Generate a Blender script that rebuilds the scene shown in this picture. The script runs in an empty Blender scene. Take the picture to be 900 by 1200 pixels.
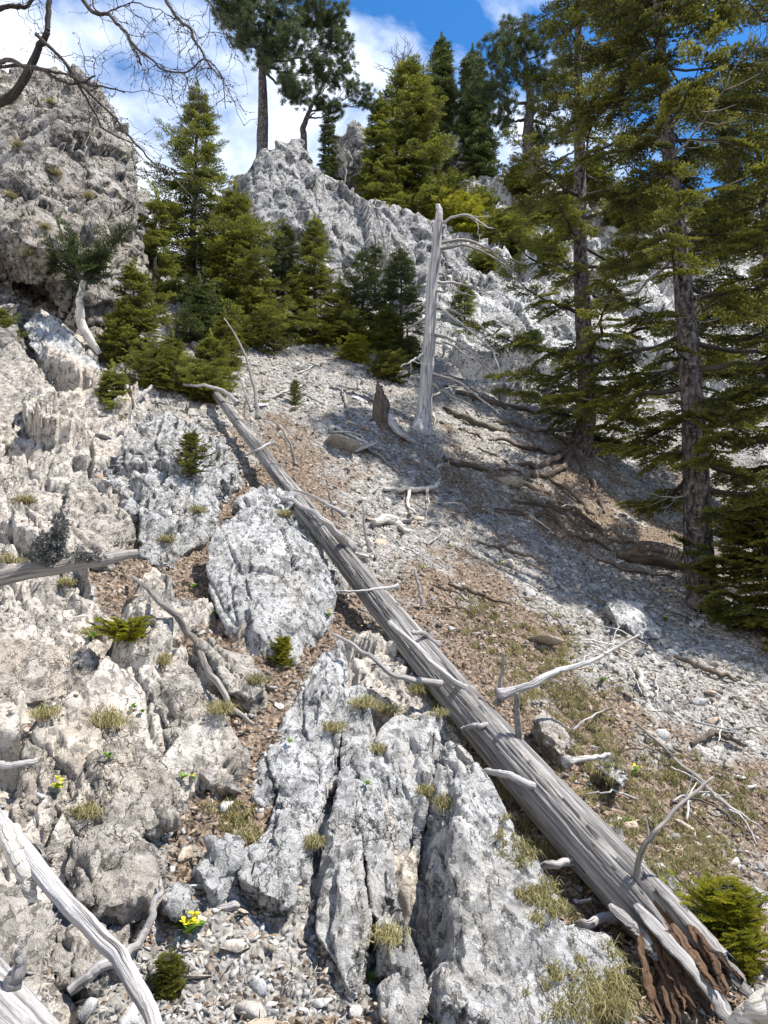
import bpy, math, random, time
_T0 = time.time()
def lap(s): print('LAP', s, round(time.time() - _T0, 1))
import numpy as np
from mathutils import Vector
from mathutils.geometry import delaunay_2d_cdt

sc = bpy.context.scene
COL = sc.collection
rnd = random.Random(7)
rng = np.random.default_rng(11)
RAD = math.radians

# ------------------------------------------------------------------ camera, sky, sun, exposure
F = 857.0
PITCH = RAD(8.0)
CZ = 1.6
cam = bpy.data.objects.new('camera', bpy.data.cameras.new('camera'))
COL.objects.link(cam)
cam.location = (0, 0, CZ)
cam.rotation_euler = (RAD(90) + PITCH, 0, 0)
cam.data.sensor_fit = 'VERTICAL'
cam.data.sensor_height = 36.0
cam.data.lens = 36.0 * F / 1200.0
cam.data.clip_start = 0.05
cam.data.clip_end = 3000
sc.camera = cam

SUN_EL, SUN_AZ = 60.0, 97.0          # azimuth measured clockwise from the view direction (+Y) towards +X
def sun_dir():
    e, a = RAD(SUN_EL), RAD(SUN_AZ)
    return Vector((math.sin(a) * math.cos(e), math.cos(a) * math.cos(e), math.sin(e)))
sl = bpy.data.lights.new('sun', 'SUN'); sl.energy = 4.8; sl.angle = RAD(0.55); sl.color = (1.0, 0.95, 0.87)
so = bpy.data.objects.new('sun', sl); COL.objects.link(so)
so.rotation_euler = sun_dir().to_track_quat('Z', 'Y').to_euler()
so.location = (20, 10, 40)

w = bpy.data.worlds.new('World'); sc.world = w; w.use_nodes = True
nt = w.node_tree; nt.nodes.clear()
def N(t, typ, **kw):
    n = t.nodes.new(typ)
    for k, v in kw.items():
        if k.startswith('i_'):
            n.inputs[k[2:].replace('_', ' ')].default_value = v
        else: setattr(n, k, v)
    return n
out = N(nt, 'ShaderNodeOutputWorld'); bg = N(nt, 'ShaderNodeBackground')
sky = N(nt, 'ShaderNodeTexSky', sky_type='NISHITA', sun_disc=False)
sky.sun_elevation = RAD(SUN_EL); sky.sun_rotation = RAD(SUN_AZ); sky.altitude = 1500; sky.air_density = 1.0; sky.dust_density = 0.3; sky.ozone_density = 2.5
hs = N(nt, 'ShaderNodeHueSaturation'); hs.inputs['Saturation'].default_value = 1.3; hs.inputs['Value'].default_value = 1.3
nt.links.new(sky.outputs[0], hs.inputs['Color'])
tc = N(nt, 'ShaderNodeTexCoord')
mp = N(nt, 'ShaderNodeMapping'); mp.inputs['Scale'].default_value = (1.0, 1.0, 1.7); mp.inputs['Location'].default_value = (0.35, 0.15, 0.1)
nt.links.new(tc.outputs['Generated'], mp.inputs[0])
nz = N(nt, 'ShaderNodeTexNoise'); nz.inputs['Scale'].default_value = 2.6; nz.inputs['Detail'].default_value = 9; nz.inputs['Roughness'].default_value = 0.56; nz.inputs['Distortion'].default_value = 0.25
nt.links.new(mp.outputs[0], nz.inputs[0])
# a bank of cloud low on the left of the view direction, thin and broken to the right
sx = N(nt, 'ShaderNodeSeparateXYZ'); nt.links.new(tc.outputs['Generated'], sx.inputs[0])
m1 = N(nt, 'ShaderNodeMath', operation='MULTIPLY_ADD'); m1.inputs[1].default_value = -0.42; m1.inputs[2].default_value = 0.0
nt.links.new(sx.outputs[0], m1.inputs[0])
m2 = N(nt, 'ShaderNodeMath', operation='MULTIPLY_ADD'); m2.inputs[1].default_value = -0.75; m2.inputs[2].default_value = 0.42
nt.links.new(sx.outputs[2], m2.inputs[0])
m3 = N(nt, 'ShaderNodeMath', operation='ADD'); nt.links.new(m1.outputs[0], m3.inputs[0]); nt.links.new(m2.outputs[0], m3.inputs[1])
m4 = N(nt, 'ShaderNodeMath', operation='ADD'); nt.links.new(m3.outputs[0], m4.inputs[0]); nt.links.new(nz.outputs['Fac'], m4.inputs[1])
cr = N(nt, 'ShaderNodeValToRGB'); cr.color_ramp.elements[0].position = 0.47; cr.color_ramp.elements[1].position = 0.64
cr.color_ramp.elements[0].color = (0, 0, 0, 1); cr.color_ramp.elements[1].color = (1, 1, 1, 1)
nt.links.new(m4.outputs[0], cr.inputs[0])
mxc = N(nt, 'ShaderNodeMix', data_type='RGBA')
nt.links.new(cr.outputs[0], mxc.inputs['Factor']); nt.links.new(hs.outputs[0], mxc.inputs['A']); mxc.inputs['B'].default_value = (8.2, 8.6, 9.3, 1)
nt.links.new(mxc.outputs['Result'], bg.inputs[0]); bg.inputs[1].default_value = 0.09
nt.links.new(bg.outputs[0], out.inputs[0])
sc.view_settings.view_transform = 'Standard'; sc.view_settings.look = 'None'; sc.view_settings.gamma = 1
sc.view_settings.use_curve_mapping = False
sc.view_settings.exposure = 1.15
sc.cycles.max_bounces = 4; sc.cycles.transparent_max_bounces = 4; sc.cycles.diffuse_bounces = 2

# ------------------------------------------------------------------ helpers
CP, SP = math.cos(PITCH), math.sin(PITCH)
def P(px, py, Y):
    """point on the sight line through photo pixel (px,py) at horizontal distance Y"""
    u = (px - 450) / F; v = (600 - py) / F
    dy = CP - v * SP; dz = SP + v * CP
    return Vector((u / dy * Y, Y, CZ + dz / dy * Y))
def toPix(x, y, z):
    z = z - CZ
    d = y * CP + z * SP; up = -y * SP + z * CP
    d = np.where(d < .05, .05, d)
    return 450 + F * x / d, 600 - F * up / d

def tag(o, label=None, cat=None, group=None, kind=None):
    if label: o['label'] = label
    if cat: o['category'] = cat
    if group: o['group'] = group
    if kind: o['kind'] = kind
    return o
def empty(name, loc):
    o = bpy.data.objects.new(name, None); o.empty_display_size = .1; o.location = loc; COL.objects.link(o); return o
def mk(name, V, Fs, mats, parent=None, attrs=None, matidx=None, smooth=True, origin=None):
    """V (n,3); Fs: list of (m,k) index arrays"""
    V = np.asarray(V, np.float32)
    if origin is None:
        if parent is not None: origin = Vector(parent.location)
        else:
            c = V.mean(0); origin = Vector((c[0], c[1], V[:, 2].min()))
    V = V - np.array(origin, np.float32)
    me = bpy.data.meshes.new(name)
    me.vertices.add(len(V)); me.vertices.foreach_set('co', V.ravel())
    Fs = [np.asarray(f, np.int32) for f in Fs if len(f)]
    nl = sum(f.size for f in Fs); npol = sum(len(f) for f in Fs)
    me.loops.add(nl); me.loops.foreach_set('vertex_index', np.concatenate([f.ravel() for f in Fs]))
    me.polygons.add(npol)
    tot = np.concatenate([np.full(len(f), f.shape[1], np.int32) for f in Fs])
    st = np.concatenate([[0], np.cumsum(tot)[:-1]]).astype(np.int32)
    me.polygons.foreach_set('loop_start', st)
    if smooth: me.polygons.foreach_set('use_smooth', np.ones(npol, bool))
    if not isinstance(mats, (list, tuple)): mats = [mats]
    for m in mats: me.materials.append(m)
    if matidx is not None: me.polygons.foreach_set('material_index', np.asarray(matidx, np.int32))
    me.update(calc_edges=True)
    if attrs:
        for k, a in attrs.items():
            a = np.asarray(a, np.float32)
            if a.ndim == 1:
                at = me.attributes.new(k, 'FLOAT', 'POINT'); at.data.foreach_set('value', a)
            else:
                at = me.attributes.new(k, 'FLOAT_VECTOR', 'POINT'); at.data.foreach_set('vector', a.ravel())
    o = bpy.data.objects.new(name, me); COL.objects.link(o)
    if parent is not None: o.parent = parent      # parents are unrotated: local = world - parent origin
    else: o.location = origin
    return o

# ---- numpy noise
def _h(ix, iy, iz, s):
    n = (ix.astype(np.uint32) * np.uint32(73856093)) ^ (iy.astype(np.uint32) * np.uint32(19349663)) ^ (iz.astype(np.uint32) * np.uint32(83492791)) ^ np.uint32((s * 2654435761) & 0xffffffff)
    n ^= n >> np.uint32(15); n *= np.uint32(0x2c1b3c6d); n ^= n >> np.uint32(12); n *= np.uint32(0x297a2d39); n ^= n >> np.uint32(15)
    return n.astype(np.float32) * np.float32(1 / 4294967296.0)
def vnoise(p, s=0):
    p = np.asarray(p, np.float32); f = np.floor(p); i = f.astype(np.int32).astype(np.int64); t = p - f
    t = t * t * t * (t * (t * 6 - 15) + 10)
    r = np.zeros(len(p), np.float32)
    for dx in (0, 1):
        wx = t[:, 0] if dx else 1 - t[:, 0]
        for dy in (0, 1):
            wy = t[:, 1] if dy else 1 - t[:, 1]
            for dz in (0, 1):
                wz = t[:, 2] if dz else 1 - t[:, 2]
                r += wx * wy * wz * _h(i[:, 0] + dx, i[:, 1] + dy, i[:, 2] + dz, s)
    return r * 2 - 1
_R = np.array([[.36, .48, -.8], [-.8, .6, 0], [.48, .64, .6]], np.float32)
def fbm(p, o=4, s=0, g=.5, ridged=False):
    p = np.asarray(p, np.float32); a = 1.; r = 0.; t = 0.
    for k in range(o):
        n = vnoise(p, s + k)
        if ridged: n = 1 - 2 * np.abs(n)
        r = r + a * n; t += a; a *= g; p = (p @ _R.T) * 2.03 + 3.7
    return r / t
def voro(p, s=0, tilt=True):
    """F1, F2-F1, random of the cell, tilted plane value of the cell"""
    p = np.asarray(p, np.float32); f = np.floor(p); i = f.astype(np.int64); n = len(p)
    d1 = np.full(n, 9., np.float32); d2 = np.full(n, 9., np.float32); rr = np.zeros(n, np.float32); tl = np.zeros(n, np.float32)
    for dx in (-1, 0, 1):
        for dy in (-1, 0, 1):
            for dz in (-1, 0, 1):
                a, b, c = i[:, 0] + dx, i[:, 1] + dy, i[:, 2] + dz
                qx = a + .1 + .8 * _h(a, b, c, s + 11) - p[:, 0]; qy = b + .1 + .8 * _h(a, b, c, s + 12) - p[:, 1]; qz = c + .1 + .8 * _h(a, b, c, s + 13) - p[:, 2]
                d = np.sqrt(qx * qx + qy * qy + qz * qz)
                m = d < d1
                d2 = np.where(m, d1, np.minimum(d2, d)); d1 = np.where(m, d, d1)
                h = _h(a, b, c, s + 14)
                rr = np.where(m, h, rr)
                if tilt:
                    t1 = h * 17.3 % 1 - .5; t2 = h * 91.7 % 1 - .5; t3 = h * 37.1 % 1 - .5
                    tl = np.where(m, -(t1 * qx + t2 * qy + t3 * qz) * 2, tl)
    return d1, d2 - d1, rr, tl
def sstep(a, b, x):
    t = np.clip((x - a) / (b - a), 0, 1); return t * t * (3 - 2 * t)

# ------------------------------------------------------------------ materials
def newmat(name):
    m = bpy.data.materials.new(name); m.use_nodes = True
    b = m.node_tree.nodes['Principled BSDF']; b.inputs['Specular IOR Level'].default_value = .25
    return m, m.node_tree, b
def ramp(t, stops, src):
    r = N(t, 'ShaderNodeValToRGB'); e = r.color_ramp.elements
    while len(e) < len(stops): e.new(.5)
    for k, (p, c) in enumerate(stops):
        e[k].position = p; e[k].color = (c[0], c[1], c[2], 1) if hasattr(c, '__len__') else (c, c, c, 1)
    t.links.new(src, r.inputs[0]); return r.outputs[0]
def noise(t, vec, scale, detail=6, rough=.6, dist=0., out='Fac'):
    n = N(t, 'ShaderNodeTexNoise'); n.inputs['Scale'].default_value = scale; n.inputs['Detail'].default_value = detail
    n.inputs['Roughness'].default_value = rough; n.inputs['Distortion'].default_value = dist
    t.links.new(vec, n.inputs['Vector']); return n.outputs[out]
def mix(t, fac, a, b, mode='MIX'):
    m = N(t, 'ShaderNodeMix', data_type='RGBA', blend_type=mode)
    for s, v in (('Factor', fac), ('A', a), ('B', b)):
        if isinstance(v, bpy.types.NodeSocket): t.links.new(v, m.inputs[s])
        elif s == 'Factor': m.inputs[s].default_value = v
        else: m.inputs[s].default_value = (v[0], v[1], v[2], 1)
    return m.outputs['Result']
def mth(t, op, a, b=None, c=None):
    m = N(t, 'ShaderNodeMath', operation=op)
    for k, v in enumerate((a, b, c)):
        if v is None: continue
        if isinstance(v, bpy.types.NodeSocket): t.links.new(v, m.inputs[k])
        else: m.inputs[k].default_value = v
    return m.outputs[0]
def mapping(t, vec, scale=(1, 1, 1), rot=(0, 0, 0)):
    m = N(t, 'ShaderNodeMapping'); m.inputs['Scale'].default_value = scale; m.inputs['Rotation'].default_value = rot
    t.links.new(vec, m.inputs[0]); return m.outputs[0]
def bump(t, h, strength, dist, prev=None):
    b = N(t, 'ShaderNodeBump'); b.inputs['Strength'].default_value = strength; b.inputs['Distance'].default_value = dist
    t.links.new(h, b.inputs['Height'])
    if prev is not None: t.links.new(prev, b.inputs['Normal'])
    return b.outputs[0]
def voronoi(t, vec, scale, feat='F1', out='Distance'):
    v = N(t, 'ShaderNodeTexVoronoi', feature=feat); v.inputs['Scale'].default_value = scale; t.links.new(vec, v.inputs['Vector']); return v.outputs[out]
def attr(t, name, out='Vector'):
    a = N(t, 'ShaderNodeAttribute', attribute_name=name); return a.outputs[out]
def position(t):
    g = N(t, 'ShaderNodeNewGeometry'); return g.outputs['Position']

def rock_color(t, pos, light, mid, dark, sc_=1.0, lichen=.5, warm=None):
    """layered limestone colour + height for bump"""
    n1 = noise(t, pos, 2.3 * sc_, 8, .62, .4)
    n2 = noise(t, pos, 14 * sc_, 8, .68, .3)
    n3 = noise(t, pos, 60 * sc_, 6, .7)
    base = ramp(t, [(.34, mid), (.52, light), (.72, [min(1, c * 1.16) for c in light])], n1)
    if warm: base = mix(t, ramp(t, [(.48, 0), (.66, .55)], noise(t, pos, 1.7 * sc_, 5, .6, .6)), base, warm)
    # grey-black crusts of lichen and weathering with a shape of their own
    m = ramp(t, [(.515, 0), (.56, lichen)], mth(t, 'ADD', mth(t, 'MULTIPLY', n2, .72), mth(t, 'MULTIPLY', n1, .30)))
    base = mix(t, m, base, dark)
    nl = noise(t, mapping(t, pos, (1, .45, .6), (.3, .2, .5)), 42 * sc_, 5, .7, .4)
    sp = ramp(t, [(.56, 0), (.60, min(1, lichen * 1.3))], nl)
    base = mix(t, sp, base, [c * .6 for c in dark])
    wht = ramp(t, [(.56, 0), (.66, .55)], noise(t, pos, 21 * sc_, 6, .65))
    base = mix(t, wht, base, [min(1, c * 1.35) for c in light])
    pits = voronoi(t, mapping(t, pos, (1, 1, 1)), 38 * sc_, 'F1')
    pm = ramp(t, [(.0, .75), (.20, 0)], mth(t, 'ADD', pits, mth(t, 'MULTIPLY', n2, .12)))
    h = mth(t, 'ADD', mth(t, 'MULTIPLY', n2, 1.3), mth(t, 'MULTIPLY', n3, .55))
    dp = mix(t, .13 / sc_, mapping(t, pos, (1, 1, .62), (.5, .25, .4)), noise(t, pos, 9 * sc_, 4, .6, out='Color'))
    s1 = N(t, 'ShaderNodeSeparateColor'); t.links.new(voronoi(t, dp, 17 * sc_, 'F1', 'Color'), s1.inputs[0])
    s2 = N(t, 'ShaderNodeSeparateColor'); t.links.new(voronoi(t, dp, 48 * sc_, 'F1', 'Color'), s2.inputs[0])
    ed = voronoi(t, dp, 17 * sc_, 'DISTANCE_TO_EDGE'); ed2 = voronoi(t, dp, 6 * sc_, 'DISTANCE_TO_EDGE')
    em = ramp(t, [(.54, 0), (.64, 1)], noise(t, pos, 5 * sc_, 4, .6))
    ek = mth(t, 'MULTIPLY', ramp(t, [(.0, 1), (.07, 0)], ed), em)
    ek2 = mth(t, 'MULTIPLY', ramp(t, [(.0, 1), (.025, 0)], ed2), ramp(t, [(.50, 0), (.60, 1)], noise(t, pos, 3 * sc_, 3, .6)))
    ek = mth(t, 'MAXIMUM', ek, ek2)
    base = mix(t, mth(t, 'MULTIPLY', ek, .42), base, [c * .35 for c in dark])
    base = mix(t, 1, base, ramp(t, [(0, .80), (1, 1.12)], s1.outputs[0]), 'MULTIPLY')
    h = mth(t, 'ADD', h, mth(t, 'ADD', mth(t, 'MULTIPLY', s1.outputs[1], .55), mth(t, 'MULTIPLY', s2.outputs[1], .30)))
    h = mth(t, 'SUBTRACT', h, mth(t, 'MULTIPLY', ek, .45))
    h = mth(t, 'SUBTRACT', h, mth(t, 'MULTIPLY', sp, .35))
    h = mth(t, 'SUBTRACT', h, mth(t, 'MULTIPLY', pm, .3))
    return base, h
def rock_mat(name, light, mid, dark, sc_=1.0, lichen=.5, warm=None, b=(1, .045), rand=0):
    m, t, bs = newmat(name); pos = position(t)
    c, h = rock_color(t, pos, light, mid, dark, sc_, lichen, warm)
    if rand:
        oi = N(t, 'ShaderNodeObjectInfo')
        c = mix(t, 1, c, ramp(t, [(0, (.62, .6, .58)), (.5, (1, .98, .95)), (1, (1.0, .86, .72))], oi.outputs['Random']), 'MULTIPLY')
    t.links.new(c, bs.inputs['Base Color']); bs.inputs['Roughness'].default_value = .92
    t.links.new(bump(t, h, b[0], b[1]), bs.inputs['Normal'])
    return m
GREY = (.58, .575, .565); MID = (.42, .42, .415); DRK = (.14, .14, .14)
M_rock = rock_mat('grey_limestone', GREY, MID, DRK, 1.0, .62, (.46, .42, .36))
M_rockw = rock_mat('warm_limestone', (.53, .485, .43), (.38, .345, .30), (.16, .14, .12), 1.0, .5, (.55, .47, .37))
M_cliff = rock_mat('cliff_limestone', (.48, .45, .41), (.31, .29, .26), (.12, .105, .09), .55, .75, (.38, .31, .22), (1, .1))
M_ridge = rock_mat('ridge_limestone', (.50, .495, .485), (.34, .335, .325), (.13, .13, .125), .5, .7, (.42, .40, .36), (1, .12))
M_stone = rock_mat('loose_stone', (.44, .425, .40), (.32, .305, .285), (.15, .14, .13), 3.0, .35, (.5, .42, .33), (.6, .01), rand=1)

def stuffstone_mat():
    m, t, bs = newmat('gravel'); pos = position(t)
    c = mix(t, 1, ramp(t, [(.3, .75), (.7, 1.05)], noise(t, pos, 30, 4)), attr(t, 'tint', 'Color'), 'MULTIPLY')
    t.links.new(c, bs.inputs['Base Color']); bs.inputs['Roughness'].default_value = .9
    t.links.new(bump(t, noise(t, pos, 70, 4), .5, .006), bs.inputs['Normal'])
    return m
M_gravel = stuffstone_mat()

def ground_mat():
    m, t, bs = newmat('mountain_ground'); pos = position(t)
    msk = N(t, 'ShaderNodeSeparateXYZ'); t.links.new(attr(t, 'mask'), msk.inputs[0])
    cw, hw = rock_color(t, pos, (.53, .485, .43), (.38, .345, .30), (.15, .13, .11), 1.0, .5, (.54, .46, .36))
    # far rock above (grey-white)
    cg, hg = rock_color(t, pos, (.46, .455, .44), (.30, .295, .285), (.11, .11, .105), .5, .75)
    # scree: cells of stones
    wp = mix(t, .03, pos, noise(t, pos, 20, 3, out='Color'))
    v1 = N(t, 'ShaderNodeTexVoronoi', feature='F1'); v1.inputs['Scale'].default_value = 26; t.links.new(wp, v1.inputs['Vector'])
    v2 = N(t, 'ShaderNodeTexVoronoi', feature='F1'); v2.inputs['Scale'].default_value = 60; t.links.new(wp, v2.inputs['Vector'])
    sep = N(t, 'ShaderNodeSeparateColor'); t.links.new(v1.outputs['Color'], sep.inputs[0])
    sep2 = N(t, 'ShaderNodeSeparateColor'); t.links.new(v2.outputs['Color'], sep2.inputs[0])
    cs1 = ramp(t, [(0, (.11, .10, .085)), (.3, (.20, .19, .175)), (.7, (.29, .28, .265)), (1, (.40, .38, .35))], sep.outputs[0])
    cs2 = ramp(t, [(0, (.08, .065, .05)), (.4, (.19, .175, .155)), (1, (.34, .325, .30))], sep2.outputs[0])
    csc = mix(t, ramp(t, [(.42, 0), (.58, 1)], noise(t, pos, 5, 4)), cs1, cs2)
    # soil and leaf litter
    n = noise(t, pos, 45, 6, .7)
    soil = ramp(t, [(.3, (.045, .034, .025)), (.46, (.12, .09, .066)), (.58, (.22, .165, .12)), (.70, (.40, .35, .29))], n)
    c = mix(t, msk.outputs[1], csc, soil)
    c = mix(t, msk.outputs[0], c, cw)
    c = mix(t, msk.outputs[2], c, cg)
    t.links.new(c, bs.inputs['Base Color']); bs.inputs['Roughness'].default_value = .95
    hs_ = mth(t, 'ADD', mth(t, 'MULTIPLY', v1.outputs['Distance'], -.9), mth(t, 'MULTIPLY', v2.outputs['Distance'], -.5))
    hm = N(t, 'ShaderNodeMix', data_type='FLOAT'); t.links.new(msk.outputs[0], hm.inputs[0]); t.links.new(hs_, hm.inputs[2]); t.links.new(hw, hm.inputs[3])
    t.links.new(bump(t, hm.outputs[0], .9, .03), bs.inputs['Normal'])
    return m
M_ground = ground_mat()

def wood_mat(name, c0, c1, c2, ls=1.0, b=1.0):
    m, t, bs = newmat(name); tcn = attr(t, 'tc')
    st = mapping(t, tcn, (38 * ls, 38 * ls, 1.6 * ls))
    n1 = noise(t, st, 1.0, 8, .62, .35)
    st2 = mapping(t, tcn, (130 * ls, 130 * ls, 5 * ls))
    n2 = noise(t, st2, 1.0, 5, .6, .2)
    big = noise(t, tcn, 3.0 * ls, 5, .6)
    c = ramp(t, [(.28, c0), (.46, c1), (.66, c2)], n1)
    c = mix(t, ramp(t, [(.40, .0), (.7, .55)], big), c, mix(t, .5, c, c1))
    c = mix(t, 1, c, ramp(t, [(.34, .45), (.50, 1.0)], n2), 'MULTIPLY')
    n3 = noise(t, mapping(t, tcn, (24 * ls, 24 * ls, .9 * ls)), 1.0, 3, .5, .6)
    ck = mth(t, 'MAXIMUM', ramp(t, [(.0, 0), (.009, 1)], mth(t, 'ABSOLUTE', mth(t, 'SUBTRACT', n3, .47))), ramp(t, [(.46, 1), (.58, .15)], noise(t, mapping(t, tcn, (9 * ls, 9 * ls, 2.2 * ls), (0, 0, .4)), 1.0, 3)))
    c = mix(t, ck, [k_ * .7 for k_ in c0], c)
    fine = noise(t, mapping(t, tcn, (420 * ls, 420 * ls, 14 * ls)), 1.0, 3, .6)
    t.links.new(c, bs.inputs['Base Color']); bs.inputs['Roughness'].default_value = .8
    h = mth(t, 'ADD', mth(t, 'ADD', n1, mth(t, 'MULTIPLY', n2, .6)), mth(t, 'ADD', mth(t, 'MULTIPLY', ck, .5), mth(t, 'MULTIPLY', fine, .25)))
    t.links.new(bump(t, h, b, .012), bs.inputs['Normal'])
    return m
M_log = wood_mat('weathered_grey_wood', (.03, .027, .024), (.165, .155, .148), (.37, .355, .34))
M_silver = wood_mat('silver_dead_wood', (.12, .11, .10), (.33, .31, .30), (.52, .50, .49))
M_rot = wood_mat('rotten_brown_wood', (.012, .007, .005), (.075, .042, .024), (.23, .14, .075))
M_twig = wood_mat('dead_twig', (.09, .08, .07), (.22, .20, .18), (.40, .37, .34))
M_twigd = wood_mat('dark_branch', (.015, .012, .010), (.045, .037, .03), (.09, .075, .065))
M_bonew = wood_mat('bleached_root_wood', (.28, .25, .21), (.50, .46, .40), (.66, .62, .56))
M_root = wood_mat('brown_root', (.03, .022, .016), (.09, .068, .05), (.18, .14, .11))
def bark_mat():
    m, t, bs = newmat('spruce_bark'); tcn = attr(t, 'tc')
    st = mapping(t, tcn, (42, 42, 16))
    v = voronoi(t, mix(t, .2, st, noise(t, st, 1.5, 3, out='Color')), 1.0, 'F1')
    n = noise(t, st, 1.2, 6, .7)
    h = mth(t, 'ADD', mth(t, 'MULTIPLY', v, -1), n)
    c = ramp(t, [(.0, (.17, .145, .135)), (.4, (.085, .068, .06)), (.75, (.02, .015, .012))], v)
    c = mix(t, ramp(t, [(.52, 0), (.66, .7)], noise(t, tcn, 30, 5, .7)), c, (.27, .25, .24))
    t.links.new(c, bs.inputs['Base Color']); bs.inputs['Roughness'].default_value = .9
    t.links.new(bump(t, h, 1, .015), bs.inputs['Normal']); return m
M_bark = bark_mat()
def leaf_mat(name, a, b_, trans=.35):
    m, t, bs = newmat(name); 
    tn = attr(t, 'tint', 'Fac')
    c = ramp(t, [(0, a), (1, b_)], tn)
    c = mix(t, 1, c, ramp(t, [(.3, .7), (.7, 1.25)], noise(t, position(t), 2.5, 3)), 'MULTIPLY')
    t.links.new(c, bs.inputs['Base Color']); bs.inputs['Roughness'].default_value = .55
    tr = N(t, 'ShaderNodeBsdfTranslucent'); t.links.new(c, tr.inputs[0])
    ms = N(t, 'ShaderNodeMixShader'); ms.inputs[0].default_value = trans
    t.links.new(bs.outputs[0], ms.inputs[1]); t.links.new(tr.outputs[0], ms.inputs[2])
    t.links.new(ms.outputs[0], t.nodes['Material Output'].inputs[0]); return m
M_sprN = leaf_mat('spruce_needles', (.026, .036, .010), (.22, .215, .03), .4)
M_sprY = leaf_mat('young_spruce_needles', (.032, .048, .010), (.26, .27, .035), .4)
M_sprD = leaf_mat('dark_conifer_needles', (.02, .034, .012), (.12, .145, .035))
M_pine = leaf_mat('pine_needles', (.025, .042, .018), (.12, .15, .055))
M_yew = leaf_mat('bright_shrub_needles', (.09, .11, .008), (.40, .38, .025), .4)
M_grass = leaf_mat('mountain_grass', (.13, .13, .035), (.40, .34, .18), .4)
M_leafg = leaf_mat('fresh_green_leaf', (.09, .17, .02), (.20, .34, .05), .4)
M_petal = leaf_mat('yellow_petal', (.75, .62, .02), (.85, .78, .05), .3)
M_litter = leaf_mat('dry_leaf', (.10, .06, .035), (.38, .28, .19), .2)
M_lichen = leaf_mat('grey_lichen', (.05, .05, .045), (.15, .15, .14), .1)

# ------------------------------------------------------------------ the hillside (height surface through surveyed points)
cols = [-150, 0, 150, 300, 450, 600, 750, 900, 1050]
tab = {
 1300: [1.22, 1.25, 1.28, 1.32, 1.34, 1.36, 1.42, 1.5, 1.6],
 1200: [1.42, 1.46, 1.50, 1.56, 1.66, 1.75, 1.85, 1.92, 2.0],
 1000: [1.72, 1.78, 1.86, 2.02, 2.25, 2.42, 2.6, 2.8, 3.0],
 800:  [2.28, 2.35, 2.5, 2.72, 3.0, 3.35, 3.8, 4.3, 4.7],
 700:  [2.75, 2.85, 3.05, 3.4, 3.85, 4.5, 5.4, 6.1, 6.5],
 600:  [3.3, 3.45, 3.75, 4.3, 5.0, 6.2, 7.8, 8.9, 9.6],
 500:  [4.1, 4.3, 4.75, 5.6, 6.5, 8.2, 10.4, 12, 13],
 420:  [4.9, 5.2, 6.0, 7.6, 8.9, 11.2, 13, 14.8, 16],
 370:  [5.7, 6.1, 7.2, 9.6, 11.2, 13, 15, 17, 18.5],
 320:  [7.5, 7.8, 8.8, 12, 13.6, 14.8, 17, 19, 21],
}
cp = []
for py, row in tab.items():
    for px, Y in zip(cols, row): cp.append(P(px, py, Y))
for px, py, Y in [(620, 255, 17.5), (560, 225, 20), (480, 235, 20), (620, 200, 22), (760, 240, 22.5), (900, 230, 24), (1050, 230, 25), (420, 235, 19), (340, 262, 17),
                  (230, 330, 13), (100, 330, 12), (-100, 340, 12), (700, 290, 19), (900, 290, 21.5)]: cp.append(P(px, py, Y))
for x, y, z in [(0, 0, -.02), (-1.5, 0, .35), (1.8, 0, -.5), (0, -3, -1.6), (-4, -3, -.8), (4, -3, -2.6), (0, -12, -6), (-12, -8, -3), (12, -8, -8),
                (-10, 4, 3.0), (-16, 12, 6), (12, 4, -1), (18, 10, 1.0), (30, 20, 5), (-25, 20, 8), (0, 30, 9.5), (10, 30, 9.5), (-12, 30, 7.5), (22, 34, 9), (0, 45, 5), (25, 45, 4), (-25, 45, 3), (45, 30, 0), (-45, 30, 0), (40, -10, -10), (-40, -10, -5), (0, -45, -22)]:
    cp.append(Vector((x, y, z)))
cp = np.array([list(c) for c in cp])
def tps(r2): return r2 * np.log(r2 + 1e-9) * .5
n = len(cp); D = ((cp[:, None, :2] - cp[None, :, :2]) ** 2).sum(-1)
A = np.zeros((n + 3, n + 3)); A[:n, :n] = tps(D) + np.eye(n) * .02; A[:n, n] = 1; A[:n, n + 1:] = cp[:, :2]; A[n, :n] = 1; A[n + 1:, :n] = cp[:, :2].T
W = np.linalg.solve(A, np.concatenate([cp[:, 2], [0, 0, 0]]))
def base_h(x, y):
    x = np.asarray(x, float); y = np.asarray(y, float); sh = x.shape; x = x.ravel(); y = y.ravel(); o = np.empty(len(x))
    for k in range(0, len(x), 60000):
        a, b = x[k:k + 60000], y[k:k + 60000]
        o[k:k + 60000] = tps((a[:, None] - cp[None, :, 0]) ** 2 + (b[:, None] - cp[None, :, 1]) ** 2) @ W[:n] + W[n] + a * W[n + 1] + b * W[n + 2]
    return o.reshape(sh)

lap('table')
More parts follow.
